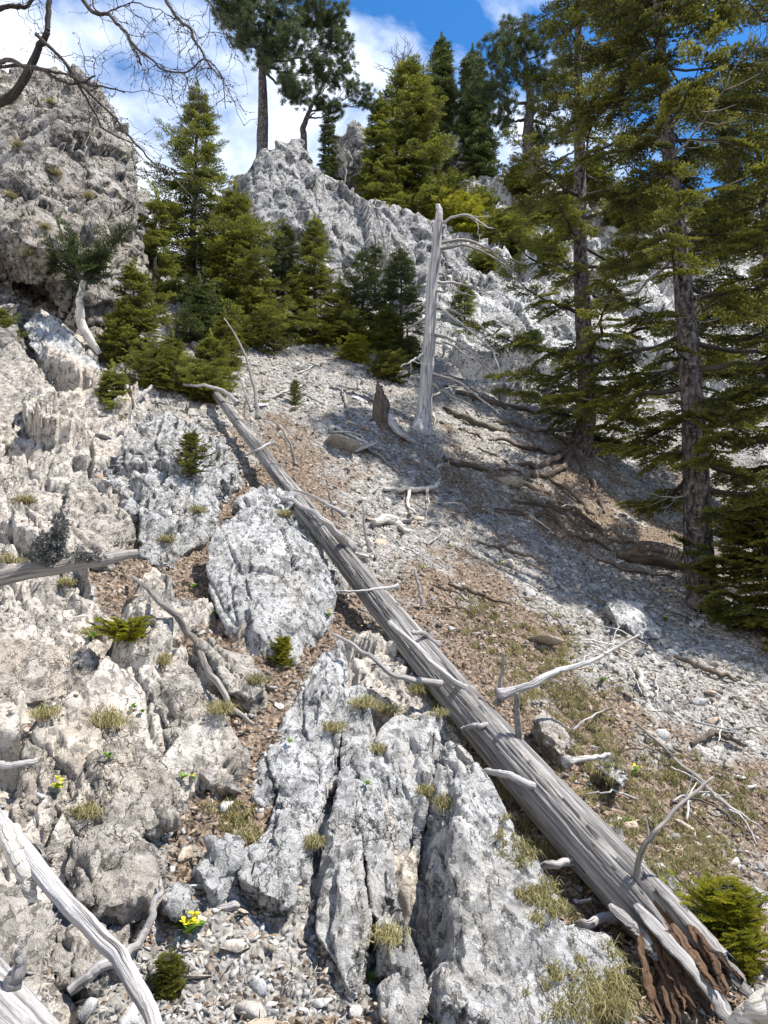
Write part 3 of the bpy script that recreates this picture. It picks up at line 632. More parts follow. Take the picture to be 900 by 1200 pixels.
# ------------------------------------------------------------------ tubes (wood)
def catmull(pts, n):
    pts = np.array([list(p) for p in pts], float); m = len(pts)
    ext = np.vstack([2 * pts[0] - pts[1], pts, 2 * pts[-1] - pts[-2]]); t = np.linspace(0, m - 1 - 1e-6, n); k = t.astype(int); f = (t - k)[:, None]
    a, b, c, d = ext[k], ext[k + 1], ext[k + 2], ext[k + 3]
    return .5 * ((2 * b) + (-a + c) * f + (2 * a - 5 * b + 4 * c - d) * f ** 2 + (-a + 3 * b - 3 * c + d) * f ** 3)
def tubeVF(path, rad, segs=8, rough=0., seed=0, flat=1.0, off=0):
    path = np.asarray(path, float); n = len(path); rad = np.asarray(rad, float) if np.ndim(rad) else np.full(n, rad)
    T = np.gradient(path, axis=0); T /= np.linalg.norm(T, axis=1, keepdims=True) + 1e-12
    up = np.array([0, 0, 1.]) if abs(T[0, 2]) < .8 else np.array([0, 1., 0])
    U = np.cross(T, up); U /= np.linalg.norm(U, axis=1, keepdims=True) + 1e-12; Wv = np.cross(U, T)
    th = np.linspace(0, 2 * np.pi, segs, endpoint=False)
    L = np.concatenate([[0], np.cumsum(np.linalg.norm(np.diff(path, axis=0), axis=1))])
    c, s = np.cos(th), np.sin(th)
    tcv = np.stack([rad[:, None] * c, rad[:, None] * s, np.repeat(L[:, None], segs, 1)], -1).reshape(-1, 3) + seed * 3.1
    R = np.repeat(rad[:, None], segs, 1)
    if rough:
        q = tcv / max(rad.max(), .01) * np.array([1.5, 1.5, .4])
        R = R * (1 + rough * fbm(q + seed, 3, 77).reshape(n, segs))
    Vv = path[:, None] + R[..., None] * (c[None, :, None] * U[:, None] + s[None, :, None] * Wv[:, None] * flat)
    Vv = np.concatenate([Vv.reshape(-1, 3), path[:1], path[-1:]])
    tcv = np.concatenate([tcv, tcv[:1], tcv[-1:]])
    i = np.arange(n - 1)[:, None] * segs + np.arange(segs)[None, :]; j = np.arange(n - 1)[:, None] * segs + (np.arange(segs)[None, :] + 1) % segs
    Q = np.stack([i, j, j + segs, i + segs], -1).reshape(-1, 4)
    a = np.arange(segs); b = (a + 1) % segs; c0 = n * segs
    Tt = np.concatenate([np.stack([b, a, np.full(segs, c0)], 1), np.stack([a + (n - 1) * segs, b + (n - 1) * segs, np.full(segs, c0 + 1)], 1)])
    return Vv, Q + off, Tt + off, tcv
class WB:
    def __init__(s): s.V = []; s.Q = []; s.T = []; s.C = []; s.n = 0
    def add(s, path, rad, segs=8, rough=.15, seed=0, flat=1.):
        v, q, t, c = tubeVF(path, rad, segs, rough, seed, flat, s.n); s.V.append(v); s.Q.append(q); s.T.append(t); s.C.append(c); s.n += len(v)
    def build(s, name, mat, parent=None):
        return mk(name, np.concatenate(s.V), [np.concatenate(s.Q), np.concatenate(s.T)], mat, parent, {'tc': np.concatenate(s.C)})
def wig(path, a, seed, f=3.0):
    p = np.asarray(path, float); n = len(p); t = np.linspace(0, 1, n)
    d = np.stack([fbm(np.stack([t * f * 3, t * 0 + seed, t * 0 + k * 7.], 1), 3, seed + k) for k in range(3)], 1)
    return p + d * a * np.minimum(1, t * 4)[:, None]
def branch(pts, r0, r1, n=28, segs=8, w=.02, seed=0, rough=.15):
    p = wig(catmull(pts, n), w, seed); return p, np.linspace(r0, r1, n)

# ------------------------------------------------------------------ the fallen trunk
def logpt(t):       # t 0 = broken lower end, 1 = thin far end
    inv = .53 + (.172 - .53) * t
    a, b = (884, 1200), (244, 450)
    px = a[0] + (b[0] - a[0]) * t; py = a[1] + (b[1] - a[1]) * t
    bow = math.sin(math.pi * t) * 8
    return P(px - bow * 1.9, py + bow * .8, 1 / inv)
def logr(t): return .030 + .047 * (1 - t ** 3)
logroot = empty('fallen_tree', logpt(.5))
tag(logroot, 'long weathered grey fallen trunk lying diagonally down the slope with a split rotten end', 'fallen tree')
def build_log():
    n, sg = 900, 160
    ts = np.linspace(.035, 1, n); path = np.array([list(logpt(t)) for t in ts]); rad = np.array([logr(t) for t in ts])
    v, q, tr, tcv = tubeVF(path, rad, sg)
    v = v[:-2]; c = tcv[:-2]
    th = np.tile(np.linspace(0, 2 * np.pi, sg, endpoint=False), n); L = c[:, 2]; rr = np.repeat(rad, sg); tt = np.repeat(ts, sg)
    tw = th + L * .22                        # slight spiral grain
    jag = .035 + .10 * np.clip(.5 + 1.3 * fbm(np.stack([np.cos(th) * 3.2, np.sin(th) * 3.2, th * 0 + 5], 1), 4, 141, .75), 0, 1)
    te = np.maximum(tt, jag)
    ax = np.repeat(path, sg, 0); dirv = v - ax; dirv /= np.linalg.norm(dirv, axis=1, keepdims=True)
    cyl = np.stack([np.cos(tw) * 1.0, np.sin(tw) * 1.0, L * .25], 1)
    d = fbm(cyl * 1.3 + 4, 3, 100) * .13
    # long drying cracks
    s1 = np.stack([np.cos(tw) * 2.3, np.sin(tw) * 2.3, L * .38], 1)
    f = np.abs(fbm(s1, 3, 103)); d -= (1 - sstep(.004, .036, f)) * .34 * sstep(-.25, .2, fbm(cyl * 2.1, 2, 131))
    s2 = np.stack([np.cos(tw) * 7, np.sin(tw) * 7, L * 1.1], 1)
    f2 = np.abs(fbm(s2, 2, 107)); d -= (1 - sstep(.01, .07, f2)) * .075
    d += fbm(np.stack([np.cos(th) * 1.1, np.sin(th) * 1.1, L * 2.2], 1), 3, 121) * .09; d += fbm(np.stack([np.cos(tw) * 22, np.sin(tw) * 22, L * 2.5], 1), 2, 109) * .018
    # splintered lower end: staves of different length, dark rotten hollow on the near side
    stave = fbm(np.stack([np.cos(tw) * 2.6, np.sin(tw) * 2.6, L * .1], 1), 3, 113)
    endL = .03 + .20 * np.clip(stave + .25, 0, 1)
    k = np.clip((endL - (tt - .035)) / .05, 0, 1)
    d -= k * .45 * (tt < .26) * (stave > -.1)
    v = np.stack([np.interp(te, ts, path[:, c_]) for c_ in range(3)], 1) + dirv * (np.interp(te, ts, rad) * (1 + d))[:, None]
    # knots
    Q = q.copy(); fm = (k.reshape(n, sg)[:-1] > .5).ravel()
    o = mk('trunk', v, [Q], [M_log, M_rot], logroot, {'tc': c}, matidx=fm.astype(int))
    return o
build_log()
def part_tubes(name, mat, parent, items):
    w_ = WB()
    for it in items: w_.add(*it[0], **(it[1] if len(it) > 1 else {}))
    return w_.build(name, mat, parent)
def logpx(px, py, r=1.0):
    """point on the visible top of the trunk nearest the photo pixel"""
    t = ((px - 884) * (250 - 884) + (py - 1196) * (446 - 1196)) / ((250 - 884) ** 2 + (446 - 1196) ** 2)
    p = logpt(t); q = toPix(p.x, p.y, p.z)
    pv = P(px, py, p.y); off = pv - p; R = logr(t)
    view = (Vector((0, 0, CZ)) - pv).normalized()
    h2 = max(R * R - off.length ** 2, 0)
    return pv + view * math.sqrt(h2) * .8 * r, t
def log_branch(label, pix, r0, r1, dY, mat=M_silver, seed=0, sub=(), n=34):
    """pix: photo pixels from the trunk outwards; dY: how far each is in front (-) or behind (+) the trunk point"""
    b0, t = logpx(*pix[0]); pts = [b0 + (P(*pix[1], b0.y + dY[1]) - b0).normalized() * -.03] + [P(px, py, b0.y + d) for (px, py), d in list(zip(pix, dY))[1:]]
    w_ = WB(); p, r = branch(pts, r0, r1, n, 10, r0 * .7, seed); subs = []
    r[:4] *= np.array([1.9, 1.5, 1.25, 1.1]); w_.add(p, r, 10, .10, seed)
    for (k, px2, dy2, rr) in sub:
        s0 = Vector(p[int(k * (n - 1))]); sp = [s0] + [P(a, b, b0.y + e) for (a, b), e in zip(px2, dy2)]
        q_, r_ = branch(sp, rr, rr * .35, 16, 7, rr, seed + 5); w3 = WB(); w3.add(q_, r_, 7, .2, seed + 3); subs.append(w3)
    o = w_.build('branch', mat, logroot)
    for w3 in subs:
        c_ = w3.build('twig', mat, logroot); c_.parent = o
    if label: o['label'] = label
log_branch('pale forked branch reaching right', [(592, 812), (625, 800), (660, 785), (700, 772), (748, 744)], .017, .005, [0, .02, .1, .2, .3], M_silver, 1, [(.66, [(690, 768), (715, 766)], [.2, .22], .006), (.35, [(648, 792), (640, 805)], [.1, .05], .004)])
log_branch('short dark upright stub', [(608, 868), (606, 840), (604, 812)], .013, .009, [0, -.02, -.05], M_twig, 2)
log_branch(None, [(584, 815), (588, 790), (591, 766)], .009, .006, [0, -.02, -.04], M_twig, 3)
log_branch('long curved grey branch lying over the near side', [(546, 808), (525, 795), (495, 765), (470, 740), (456, 728)], .015, .010, [0, -.08, -.08, -.04, 0], M_silver, 4)
log_branch('pale branch dropping to the left', [(522, 802), (490, 797), (462, 792), (440, 775), (420, 760), (392, 744)], .013, .006, [0, -.12, -.2, -.2, -.15, -.1], M_silver, 5)
log_branch(None, [(508, 752), (495, 742), (482, 742)], .011, .008, [0, -.06, -.1], M_silver, 6)
log_branch(None, [(630, 925), (605, 912), (580, 906), (560, 908)], .014, .009, [0, -.06, -.02, .05], M_silver, 7)
log_branch(None, [(672, 1010), (650, 1010), (632, 1016), (616, 1024)], .013, .009, [0, -.05, -.02, .03], M_silver, 8)
log_branch(None, [(712, 1076), (690, 1080), (672, 1088), (655, 1098)], .013, .010, [0, -.04, 0, .05], M_silver, 9)
log_branch('bent dark twig standing up with a fork', [(745, 1028), (750, 1000), (764, 980), (790, 950), (836, 912)], .010, .004, [0, -.04, -.06, -.04, .0], M_twig, 10, [(.45, [(758, 966), (752, 955)], [-.05, -.06], .004), (.82, [(816, 898)], [0], .0035)])
log_branch(None, [(668, 892), (680, 890), (700, 888), (714, 884)], .012, .007, [.05, .1, .16, .2], M_silver, 11)
log_branch(None, [(460, 688), (440, 690), (412, 693), (386, 693)], .008, .004, [0, -.05, -.05, .02], M_silver, 12)
log_branch(None, [(494, 702), (490, 685), (487, 668)], .010, .006, [0, 0, 0], M_twig, 13)
log_branch(None, [(432, 640), (427, 615), (426, 590)], .009, .005, [0, 0, 0], M_twig, 14)
log_branch(None, [(400, 600), (385, 592), (362, 580), (345, 574)], .012, .006, [0, -.1, -.1, .05], M_silver, 15)
log_branch('thick silver branch along the near side of the upper trunk', [(408, 640), (392, 622), (372, 604), (345, 588), (325, 578)], .022, .008, [-.05, -.2, -.25, -.2, -.05], M_silver, 16)
log_branch(None, [(302, 486), (298, 455), (290, 425), (275, 392), (262, 372)], .014, .004, [0, 0, 0, .05, .1], M_twig, 17)
log_branch(None, [(293, 478), (285, 455), (280, 438)], .009, .004, [0, 0, 0], M_twig, 18)
log_branch(None, [(275, 470), (262, 458), (240, 453), (215, 450)], .018, .010, [.1, 0, 0, .1], M_silver, 19)
log_branch(None, [(345, 540), (340, 520), (326, 498), (310, 490)], .010, .004, [0, 0, 0, .1], M_twig, 20)
log_branch(None, [(390, 600), (386, 580), (382, 562)], .008, .004, [0, 0, 0], M_twig, 21)
log_branch(None, [(316, 520), (300, 528), (285, 535)], .011, .006, [-.05, -.1, 0], M_silver, 22)
log_branch(None, [(512, 980 - 15), (508, 1000)], .006, .003, [0, 0], M_twig, 24) if False else None
log_branch(None, [(577, 852), (560, 850), (540, 856)], .011, .008, [0, -.04, 0], M_silver, 25)
log_branch('arched dark branch under the rotten end', [(800, 1150), (780, 1170), (755, 1182), (735, 1210)], .018, .012, [.0, .02, .0, -.05], M_twig, 26)
# splinters and rotten heartwood of the lower end
def strip(name, mat, pix, r, seed, flat=.45, label=None):
    pts = [P(px, py, Y) for px, py, Y in pix]; w_ = WB(); p = wig(catmull(pts, 60), .008, seed); n_ = len(p)
    rad = np.interp(np.linspace(0, 1, n_), [0, .1, .6, .9, 1], [r * .5, r, r * .9, r * .5, r * .08]); w_.add(p, rad, 22, .30, seed, flat)
    o = w_.build(name, mat, logroot); 
    if label: o['label'] = label
strip('splinter', M_log, [(770, 1040, 2.12), (815, 1090, 2.03), (850, 1130, 1.96), (880, 1166, 1.90), (893, 1186, 1.87)], .021, 41, label='long curved splinter at the right of the split end')
strip('splinter', M_log, [(745, 1060, 2.06), (790, 1110, 1.96), (830, 1160, 1.87), (865, 1205, 1.80), (880, 1225, 1.77)], .024, 42, .4)
strip('splinter', M_log, [(715, 1060, 2.09), (745, 1090, 2.02), (765, 1115, 1.98), (772, 1125, 1.97)], .020, 43)
strip('branch', M_root, [(692, 985, 2.62), (686, 1025, 2.55), (681, 1065, 2.5)], .022, 47, .9, 'brown broken prop branch under the trunk')
for k in range(16):
    f_ = k / 15; a = (752 + 62 * f_ + rnd.uniform(-8, 8), 1098 - 12 * f_ + rnd.uniform(-10, 14), 2.03 - rnd.uniform(0, .04)); b = (782 + 86 * f_ + rnd.uniform(-8, 8), 1215 - 40 * f_ + rnd.uniform(-30, 10), 1.84 + rnd.uniform(-.02, .05))
    m_ = ((a[0] + b[0]) / 2 + rnd.uniform(-5, 5), (a[1] + b[1]) / 2, (a[2] + b[2]) / 2)
    strip('rotten_core', M_rot, [a, m_, b], rnd.uniform(.006, .013), 50 + k, .5)

# ------------------------------------------------------------------ standing dead snag
def tapered(pts, radii, n, segs, rough, seed, w=.01):
    p = wig(catmull(pts, n), w, seed); r = np.interp(np.linspace(0, 1, n), np.linspace(0, 1, len(radii)), radii); return (p, r, segs, rough, seed)
sb = hit(500, 500)
YS = sb.y
snag = empty('dead_snag', sb); tag(snag, 'bare silver-grey dead trunk standing on the slope, snapped at the top', 'dead tree')
w_ = WB(); k_ = YS / F
w_.add(*tapered([P(492, 515, YS - .05), P(497, 480, YS), P(502, 400, YS), P(508, 320, YS), P(513, 262, YS), P(515, 240, YS)], [17 * k_, 9.5 * k_, 7.8 * k_, 7 * k_, 6 * k_, 5 * k_, 3 * k_], 200, 28, .16, 5, .02)); w_.build('trunk', M_silver, snag)
for k, px in enumerate([[(515, 262), (545, 252), (578, 268)], [(512, 285), (550, 282), (585, 300), (600, 320)], [(512, 292), (545, 288), (580, 302), (610, 325)], [(510, 330), (545, 335), (575, 345)], [(508, 342), (535, 340)], [(507, 360), (545, 370), (585, 400)],
      [(505, 350), (540, 380), (575, 410), (585, 440)], [(504, 372), (485, 380), (475, 386)], [(503, 390), (540, 405), (580, 440)], [(502, 400), (530, 405), (560, 430)], [(500, 435), (540, 450), (575, 475), (590, 490)], [(498, 470), (518, 458), (538, 450)], [(500, 412), (488, 420), (470, 430)], [(506, 320), (520, 322), (530, 330)], [(502, 445), (525, 462), (560, 480)]]):
    w2 = WB(); p, r = branch([P(a, b, YS + .12 * i * (1 if k % 2 else -1)) for i, (a, b) in enumerate(px)], .018, .004, 24, 6, .02, 60 + k); w2.add(p, r, 6, .2, k)
    for m_ in range(3):
        s0 = p[rnd.randint(8, 20)]; e = s0 + np.array([rnd.uniform(0, .3), rnd.uniform(-.2, .2), rnd.uniform(-.3, .05)]); w2.add(wig(catmull([s0, (s0 + e) / 2, e], 8), .02, m_ + k), np.linspace(.006, .002, 8), 5, 0, k)
    w2.build('branch', M_twig if k % 3 else M_silver, snag)
# jagged stump left of it
st0 = hit(447, 500); ys = st0.y; k_ = ys / F
stump = empty('tree_stump', st0); tag(stump, 'jagged dark brown stump with grey roots left of the standing dead trunk', 'stump')
w_ = WB()
w_.add(*tapered([P(450, 515, ys), P(447, 490, ys), P(446, 465, ys), P(442, 446, ys)], [14 * k_, 10 * k_, 8 * k_, 5 * k_, .5 * k_], 60, 20, .55, 9)); w_.add(*tapered([P(440, 500, ys), P(452, 475, ys), P(450, 462, ys)], [6 * k_, 5 * k_, .5 * k_], 30, 12, .4, 10))
w_.build('trunk', M_root, stump)
for px in ([(445, 495), (425, 505), (405, 512)], [(455, 492), (470, 508), (488, 520)], [(448, 500), (455, 525), (460, 540)]):
    w2 = WB(); w2.add(*tapered([P(a, b, ys - .1 * i) for i, (a, b) in enumerate(px)], [6 * k_, 4 * k_, 1.5 * k_], 24, 10, .2, 3)); w2.build('root', M_silver, stump)

lap('log')
# ------------------------------------------------------------------ foliage
def blades(base, d, ln, wd, rs):
    """thin leaf-shaped quads from base along d"""
    n_ = len(base); s = np.cross(d, rs.normal(size=(n_, 3))); s /= np.linalg.norm(s, axis=1, keepdims=True) + 1e-9
    ln = np.asarray(ln).reshape(-1, 1) if np.ndim(ln) else ln
    m_ = base + d * ln * .45
    return np.stack([base, m_ + s * wd, base + d * ln, m_ - s * wd], 1)     # n,4,3
def spray_template(seed, nside=12, step=.03, bl=.08, bw=.012, ang=50, fan=.5):
    rs = np.random.default_rng(seed); B_, D_ = [], []; stems = []
    def run(p0, dr, L):
        m_ = max(2, int(L / step)); t = (np.arange(m_) + rs.random(m_)) / m_
        sag = np.array([0, 0, -1.]) * (t ** 2)[:, None] * L * .12
        pts = p0 + dr * (t * L)[:, None] + sag
        for rep in range(2):
            a = rs.uniform(.35, .95, m_) ; phi = rs.uniform(0, 2 * np.pi, m_)
            u = np.cross(dr, [0, 0, 1.]); u /= np.linalg.norm(u) + 1e-9; v_ = np.cross(u, dr)
            rad = np.cos(phi)[:, None] * u + np.abs(np.sin(phi))[:, None] * v_ * .9
            dd = dr * np.cos(a)[:, None] + rad * np.sin(a)[:, None]; dd /= np.linalg.norm(dd, axis=1, keepdims=True)
            B_.append(pts); D_.append(dd)
        stems.append((p0, p0 + dr * L + np.array([0, 0, -.12 * L])))
    run(np.zeros(3), np.array([1., 0, 0]), 1.0)
    for k in range(nside):
        t = .08 + .85 * k / nside; sd = 1 if k % 2 else -1; a = math.radians(ang + rs.uniform(-12, 12)) * sd
        L = (fan * (1 - t) + .12) * rs.uniform(.7, 1.15); dr = np.array([math.cos(a), math.sin(a), rs.uniform(-.15, .12)]); dr /= np.linalg.norm(dr)
        p0 = np.array([t, 0, -.12 * t * t]); run(p0, dr, L)
        if L > .3:
            for h_ in (.35, .65):
                a2 = a * .2 + math.radians(30) * rs.choice([-1, 1]); d2 = np.array([math.cos(a2), math.sin(a2), rs.uniform(-.1, .1)]); d2 /= np.linalg.norm(d2); run(p0 + dr * L * h_, d2, L * .4)
    Bc = np.concatenate(B_); Dc = np.concatenate(D_)
    q_ = blades(Bc, Dc, bl * rs.uniform(.7, 1.2, len(Bc)), bw, rs)
    sq = []
    for a, b in stems:
        d = b - a; s = np.cross(d, [0, 0, 1.]); s /= np.linalg.norm(s) + 1e-9; wq = .005
        sq.append([a + s * wq, b + s * wq * .4, b - s * wq * .4, a - s * wq])
    tip = np.clip(np.hypot(Bc[:, 0], Bc[:, 1] * 1.2), 0, 1)
    return q_, np.array(sq), tip
def tuft_template(seed, n_=70, bl=.5, bw=.02):
    rs = np.random.default_rng(seed); d = rs.normal(size=(n_, 3)); d[:, 0] = np.abs(d[:, 0]) * 1.0; d[:, 2] += .5; d /= np.linalg.norm(d, axis=1, keepdims=True)
    base = rs.uniform(0, .45, n_)[:, None] * np.array([1., 0, .1])
    q_ = blades(base, d, bl * rs.uniform(.7, 1.1, n_), bw, rs); sq = np.array([[[0, .01, 0], [.5, .006, .05], [.5, -.006, .05], [0, -.01, 0]]]); return q_, sq, rs.random(n_)
SPR_N = [spray_template(200 + k, 11, .040, .115, .020) for k in range(5)]
SPR_M = [spray_template(300 + k, 10, .046, .11, .019) for k in range(5)]
SPR_F = [spray_template(400 + k, 9, .060, .15, .028) for k in range(5)]
TUFT = [tuft_template(500 + k) for k in range(5)]
class Foliage:
    def __init__(s): s.q = []; s.t = []; s.m = []
    def put(s, tmpl, pos, x, up, size, tint):
        x = x / (np.linalg.norm(x) + 1e-9); y = np.cross(up, x); y /= np.linalg.norm(y) + 1e-9; z = np.cross(x, y); R = np.stack([x, y, z], 0) * size
        q_, sq, tip = tmpl
        s.q.append((q_.reshape(-1, 3) @ R + pos).astype(np.float32)); s.t.append(np.repeat(np.clip(tint * .55 + tip * .6 + rng.random(len(tip)) * .2 - .25, 0, 1), 4)); s.m.append(np.zeros(len(q_), np.int32))
        s.q.append((sq.reshape(-1, 3) @ R + pos).astype(np.float32)); s.t.append(np.zeros(len(sq) * 4)); s.m.append(np.ones(len(sq), np.int32))
    def build(s, name, mat, parent):
        V_ = np.concatenate(s.q); n_ = len(V_) // 4
        return mk(name, V_, [np.arange(n_ * 4).reshape(-1, 4)], [mat, M_twigd], parent, {'tint': np.concatenate(s.t), 'tc': V_}, matidx=np.concatenate(s.m), smooth=False)
UPV = np.array([0, 0, 1.])
def spruce(label, base, H, R, tmpl, mat, seed=0, r0=None, crown0=.08, nb=60, lean=(0, 0), droop=.25, spl=.3, shape=.85, gap=0., bare=.25, name='spruce_tree', parts=False, group=None, top=None, dead=0, blim=None, cat='tree', bark=None, trunkpts=None, rj=.4, tipup=.25, dens=.36, spd=0):
    rs = np.random.default_rng(seed); base = Vector(base); root = empty(name, base); tag(root, label, cat, group)
    r0 = r0 or H * .018 + .01
    if trunkpts is None: tp = [base + Vector((0, 0, -min(.15, .08 * H))), base + Vector((lean[0] * .5, lean[1] * .5, H * .5)), base + Vector((lean[0], lean[1], H))]
    else: tp = trunkpts
    n_ = 120; path = wig(catmull(tp, n_), min(.02, H * .01), seed); tr = r0 * (1 - np.linspace(0, 1, n_) * .93)
    tr[:5] *= np.array([1.5, 1.35, 1.2, 1.1, 1.04]); w_ = WB(); w_.add(path, tr, 24 if parts else 8, .08, seed); w_.build('trunk', bark or M_bark, root)
    fo = Foliage(); wb = WB(); ga = 2.399963
    for k in range(nb):
        t = (k + rs.random()) / nb; tz = crown0 + (1 - crown0) * t ** .92
        if rs.random() < gap: continue
        P0 = path[min(n_ - 1, int(tz * (n_ - 1)))]; a = k * ga + rs.uniform(-.5, .5)
        L = R * ((1 - t) ** shape + .05) * rs.uniform(1 - rj, 1.12)
        L *= 1 + .28 * math.sin(a + seed) + .15 * math.sin(2.7 * a + 9 * t + seed)
        if blim: L = blim(t, a, L)
        if L < .04 * R: continue
        dr = np.array([math.cos(a), math.sin(a), 0]); dp = droop * (1 - t * 1.5) + rs.uniform(-.08, .08)
        s_ = np.linspace(0, 1, 14)
        bp = P0 + dr * (s_ * L)[:, None] + UPV * ((-dp * s_ + tipup * s_ ** 2.2) * L)[:, None]
        bp = wig(bp, L * .035, seed + k)
        br = np.linspace(max(.004, tr[int(tz * (n_ - 1))] * .28 * min(1, L)), .002, 14)
        if parts: w2 = WB(); w2.add(bp, br, 6, .1, k)
        else: wb.add(bp, br, 4, 0, k)
        deadb = rs.random() < dead * (1 - t)
        branch_tint = rs.uniform(.1, .9)  # random needle tone, one value per branch
        m_ = max(3, int(L * (1 - bare) / (spl * dens)))
        for j in range(m_ + 1):
            sp = bare + (1 - bare) * (j + rs.random() * .5) / (m_ + .5); sp = min(sp, .98); i = int(sp * 13); pos = bp[i] + (bp[min(13, i + 1)] - bp[i]) * (sp * 13 - i)
            tan = bp[min(13, i + 1)] - bp[max(0, i - 1)]; tan /= np.linalg.norm(tan) + 1e-9
            for side in ((-1, 1) if j < m_ else (0,)):
                if side and rs.random() < .12: continue
                an = side * math.radians(rs.uniform(32, 62)); c, s2 = math.cos(an), math.sin(an)
                x = np.array([tan[0] * c - tan[1] * s2, tan[0] * s2 + tan[1] * c, tan[2] + rs.uniform(-.28, .12) - .25 * spd * rs.random()])
                up = UPV + rs.normal(size=3) * .22
                size = spl * rs.uniform(.65, 1.15) * (1.1 - .45 * sp) * min(1, .5 + L)
                if deadb:
                    e = pos + x * size; (w2 if parts else wb).add(wig(np.array([pos, (pos + e) / 2 + [0, 0, -.02], e]), .02, j), [.004, .003, .001], 4, 0, j)
                else: fo.put(tmpl[rs.integers(len(tmpl))], pos, x, up, size, branch_tint)
        if parts:
            o = w2.build('branch', M_twig if deadb else M_twigd, root)
    if not parts: wb.build('branches', M_twigd, root)
    # leader
    if cat != 'shrub': fo.put(tmpl[0], path[-1] - np.array([0, 0, spl * .3]), UPV + .01, np.array([1., 0, 0]), spl * .9, .6)
    fo.build('crown', mat, root)
    return root

def pine(label, base, tp, r0, limbs, mat, seed=0, tuft=.22, per=26, name='pine_tree', spread=.5, group=None):
    """limbs: list of (trunk fraction, end point, clump radius)"""
    rs = np.random.default_rng(seed); root = empty(name, base); tag(root, label, 'tree', group)
    n_ = 80; path = wig(catmull(tp, n_), .03, seed); tr = r0 * (1 - np.linspace(0, 1, n_) * .8); w_ = WB(); w_.add(path, tr, 14, .1, seed); w_.build('trunk', M_bark, root)
    fo = Foliage(); wb = WB()
    for k, (t, e, cr_) in enumerate(limbs):
        s0 = path[int(t * (n_ - 1))]; e = np.array(e); L = np.linalg.norm(e - s0)
        bp = wig(catmull([s0, s0 * .5 + e * .5 + np.array([0, 0, -.08 * L]), e], 16), L * .07, seed + k); wb.add(bp, np.linspace(max(.012, tr[int(t * (n_ - 1))] * .45), .006, 16), 6, .1, k)
        for j in range(per):
            c = e + rs.normal(size=3) * cr_ * np.array([.55, .55, .32]); src = bp[rs.integers(8, 16)]
            wb.add(np.array([src, (src + c) / 2 + rs.normal(size=3) * .03 * L, c]), [.008, .006, .004], 4, 0, j)
            d = c - src; d /= np.linalg.norm(d) + 1e-9
            for q_ in range(5):
                dd = d + rs.normal(size=3) * .55 + UPV * .25; fo.put(TUFT[rs.integers(5)], c + rs.normal(size=3) * tuft * .45, dd, UPV + rs.normal(size=3) * .2, tuft * rs.uniform(.7, 1.2), rs.random())
    wb.build('branches', M_twigd, root); fo.build('crown', mat, root); return root

# near spruce on the right: open crown, trunk leaning in
Y1 = 6.0
b1 = hit(822, 700); Y1 = b1.y
print('T1', b1, 'snag', sb, 'stump', st0)
tp1 = [P(826, 715, Y1), P(818, 640, Y1), P(812, 500, Y1 + .05), P(800, 330, Y1 + .15), P(785, 180, Y1 + .25), P(774, 60, Y1 + .3), P(768, -30, Y1 + .35), P(763, -130, Y1 + .4)]
H1 = tp1[-1].z - tp1[0].z
def lim1(t, a, L):
    if t < .10: L *= .75
    if math.cos(a) < -.3 and .0 < t < .12: L *= .6
    if math.sin(a) < -.2: L *= .55
    return L
t1 = spruce('big spruce with an open crown at the right, its bare lower trunk showing', b1, H1, 2.0, SPR_N, M_sprN, 71, r0=19 * Y1 / F, crown0=.17, nb=100, droop=.26, spl=.32, shape=.5, gap=.05, bare=.22, parts=True, trunkpts=tp1, dead=.12, blim=lim1, rj=.65, dens=.30, spd=1)
b2 = hit(678, 528); Y2 = b2.y; print('T2', b2)
tp2 = [P(672, 540, Y2), P(682, 515, Y2), P(688, 470, Y2), P(682, 330, Y2), P(679, 180, Y2), P(678, 60, Y2), P(676, -30, Y2), P(675, -80, Y2)]
H2 = tp2[-1].z - tp2[0].z
def lim2(t, a, L):
    if math.cos(a) < -.2: L *= .75
    return L
t2 = spruce('second tall spruce behind and left of the big one, standing on exposed roots', b2, H2, 2.1, SPR_M, M_sprN, 72, r0=15 * Y2 / F, crown0=.17, nb=86, droop=.26, spl=.38, shape=.5, gap=.08, bare=.18, parts=True, trunkpts=tp2, dead=.12, rj=.65, blim=lim2, dens=.32, spd=1)
# exposed roots of the second spruce
for k, px in enumerate([[(672, 525), (640, 508), (600, 500), (560, 486)], [(670, 528), (640, 545), (605, 548), (560, 530)], [(676, 535), (690, 560), (702, 590), (704, 610)], [(668, 532), (650, 555), (620, 560), (590, 590)], [(665, 530), (630, 530), (590, 520), (540, 505)],
                        [(640, 590), (680, 608), (712, 632), (750, 640)], [(600, 560), (640, 580), (670, 600), (700, 620)], [(580, 600), (640, 610), (700, 640), (760, 655)], [(520, 540), (560, 552), (600, 556), (640, 575)]]):
    pts = [hit(a, b) + Vector((0, 0, .03)) for a, b in px]; w2 = WB(); p, r = branch([p_ - Vector((0, 0, .015)) for p_ in pts], .040 if k < 5 else .028, .008, 50, 8, .07, 80 + k); w2.add(p, r, 9, .3, k); w2.build('root', M_root, t2)
# fallen dark log at the foot of the big spruce
a_, b_ = hit(725, 655), hit(800, 668)
lg = WB(); lg.add(*tapered([a_ + Vector((0, 0, .03)), (a_ + b_) / 2 + Vector((0, 0, .08)), b_ + Vector((0, 0, .08))], [.03, .1, .11, .09], 60, 20, .3, 4)); tag(lg.build('rotten_log', M_root), 'short dark rotting log lying against the foot of the big spruce', 'log')

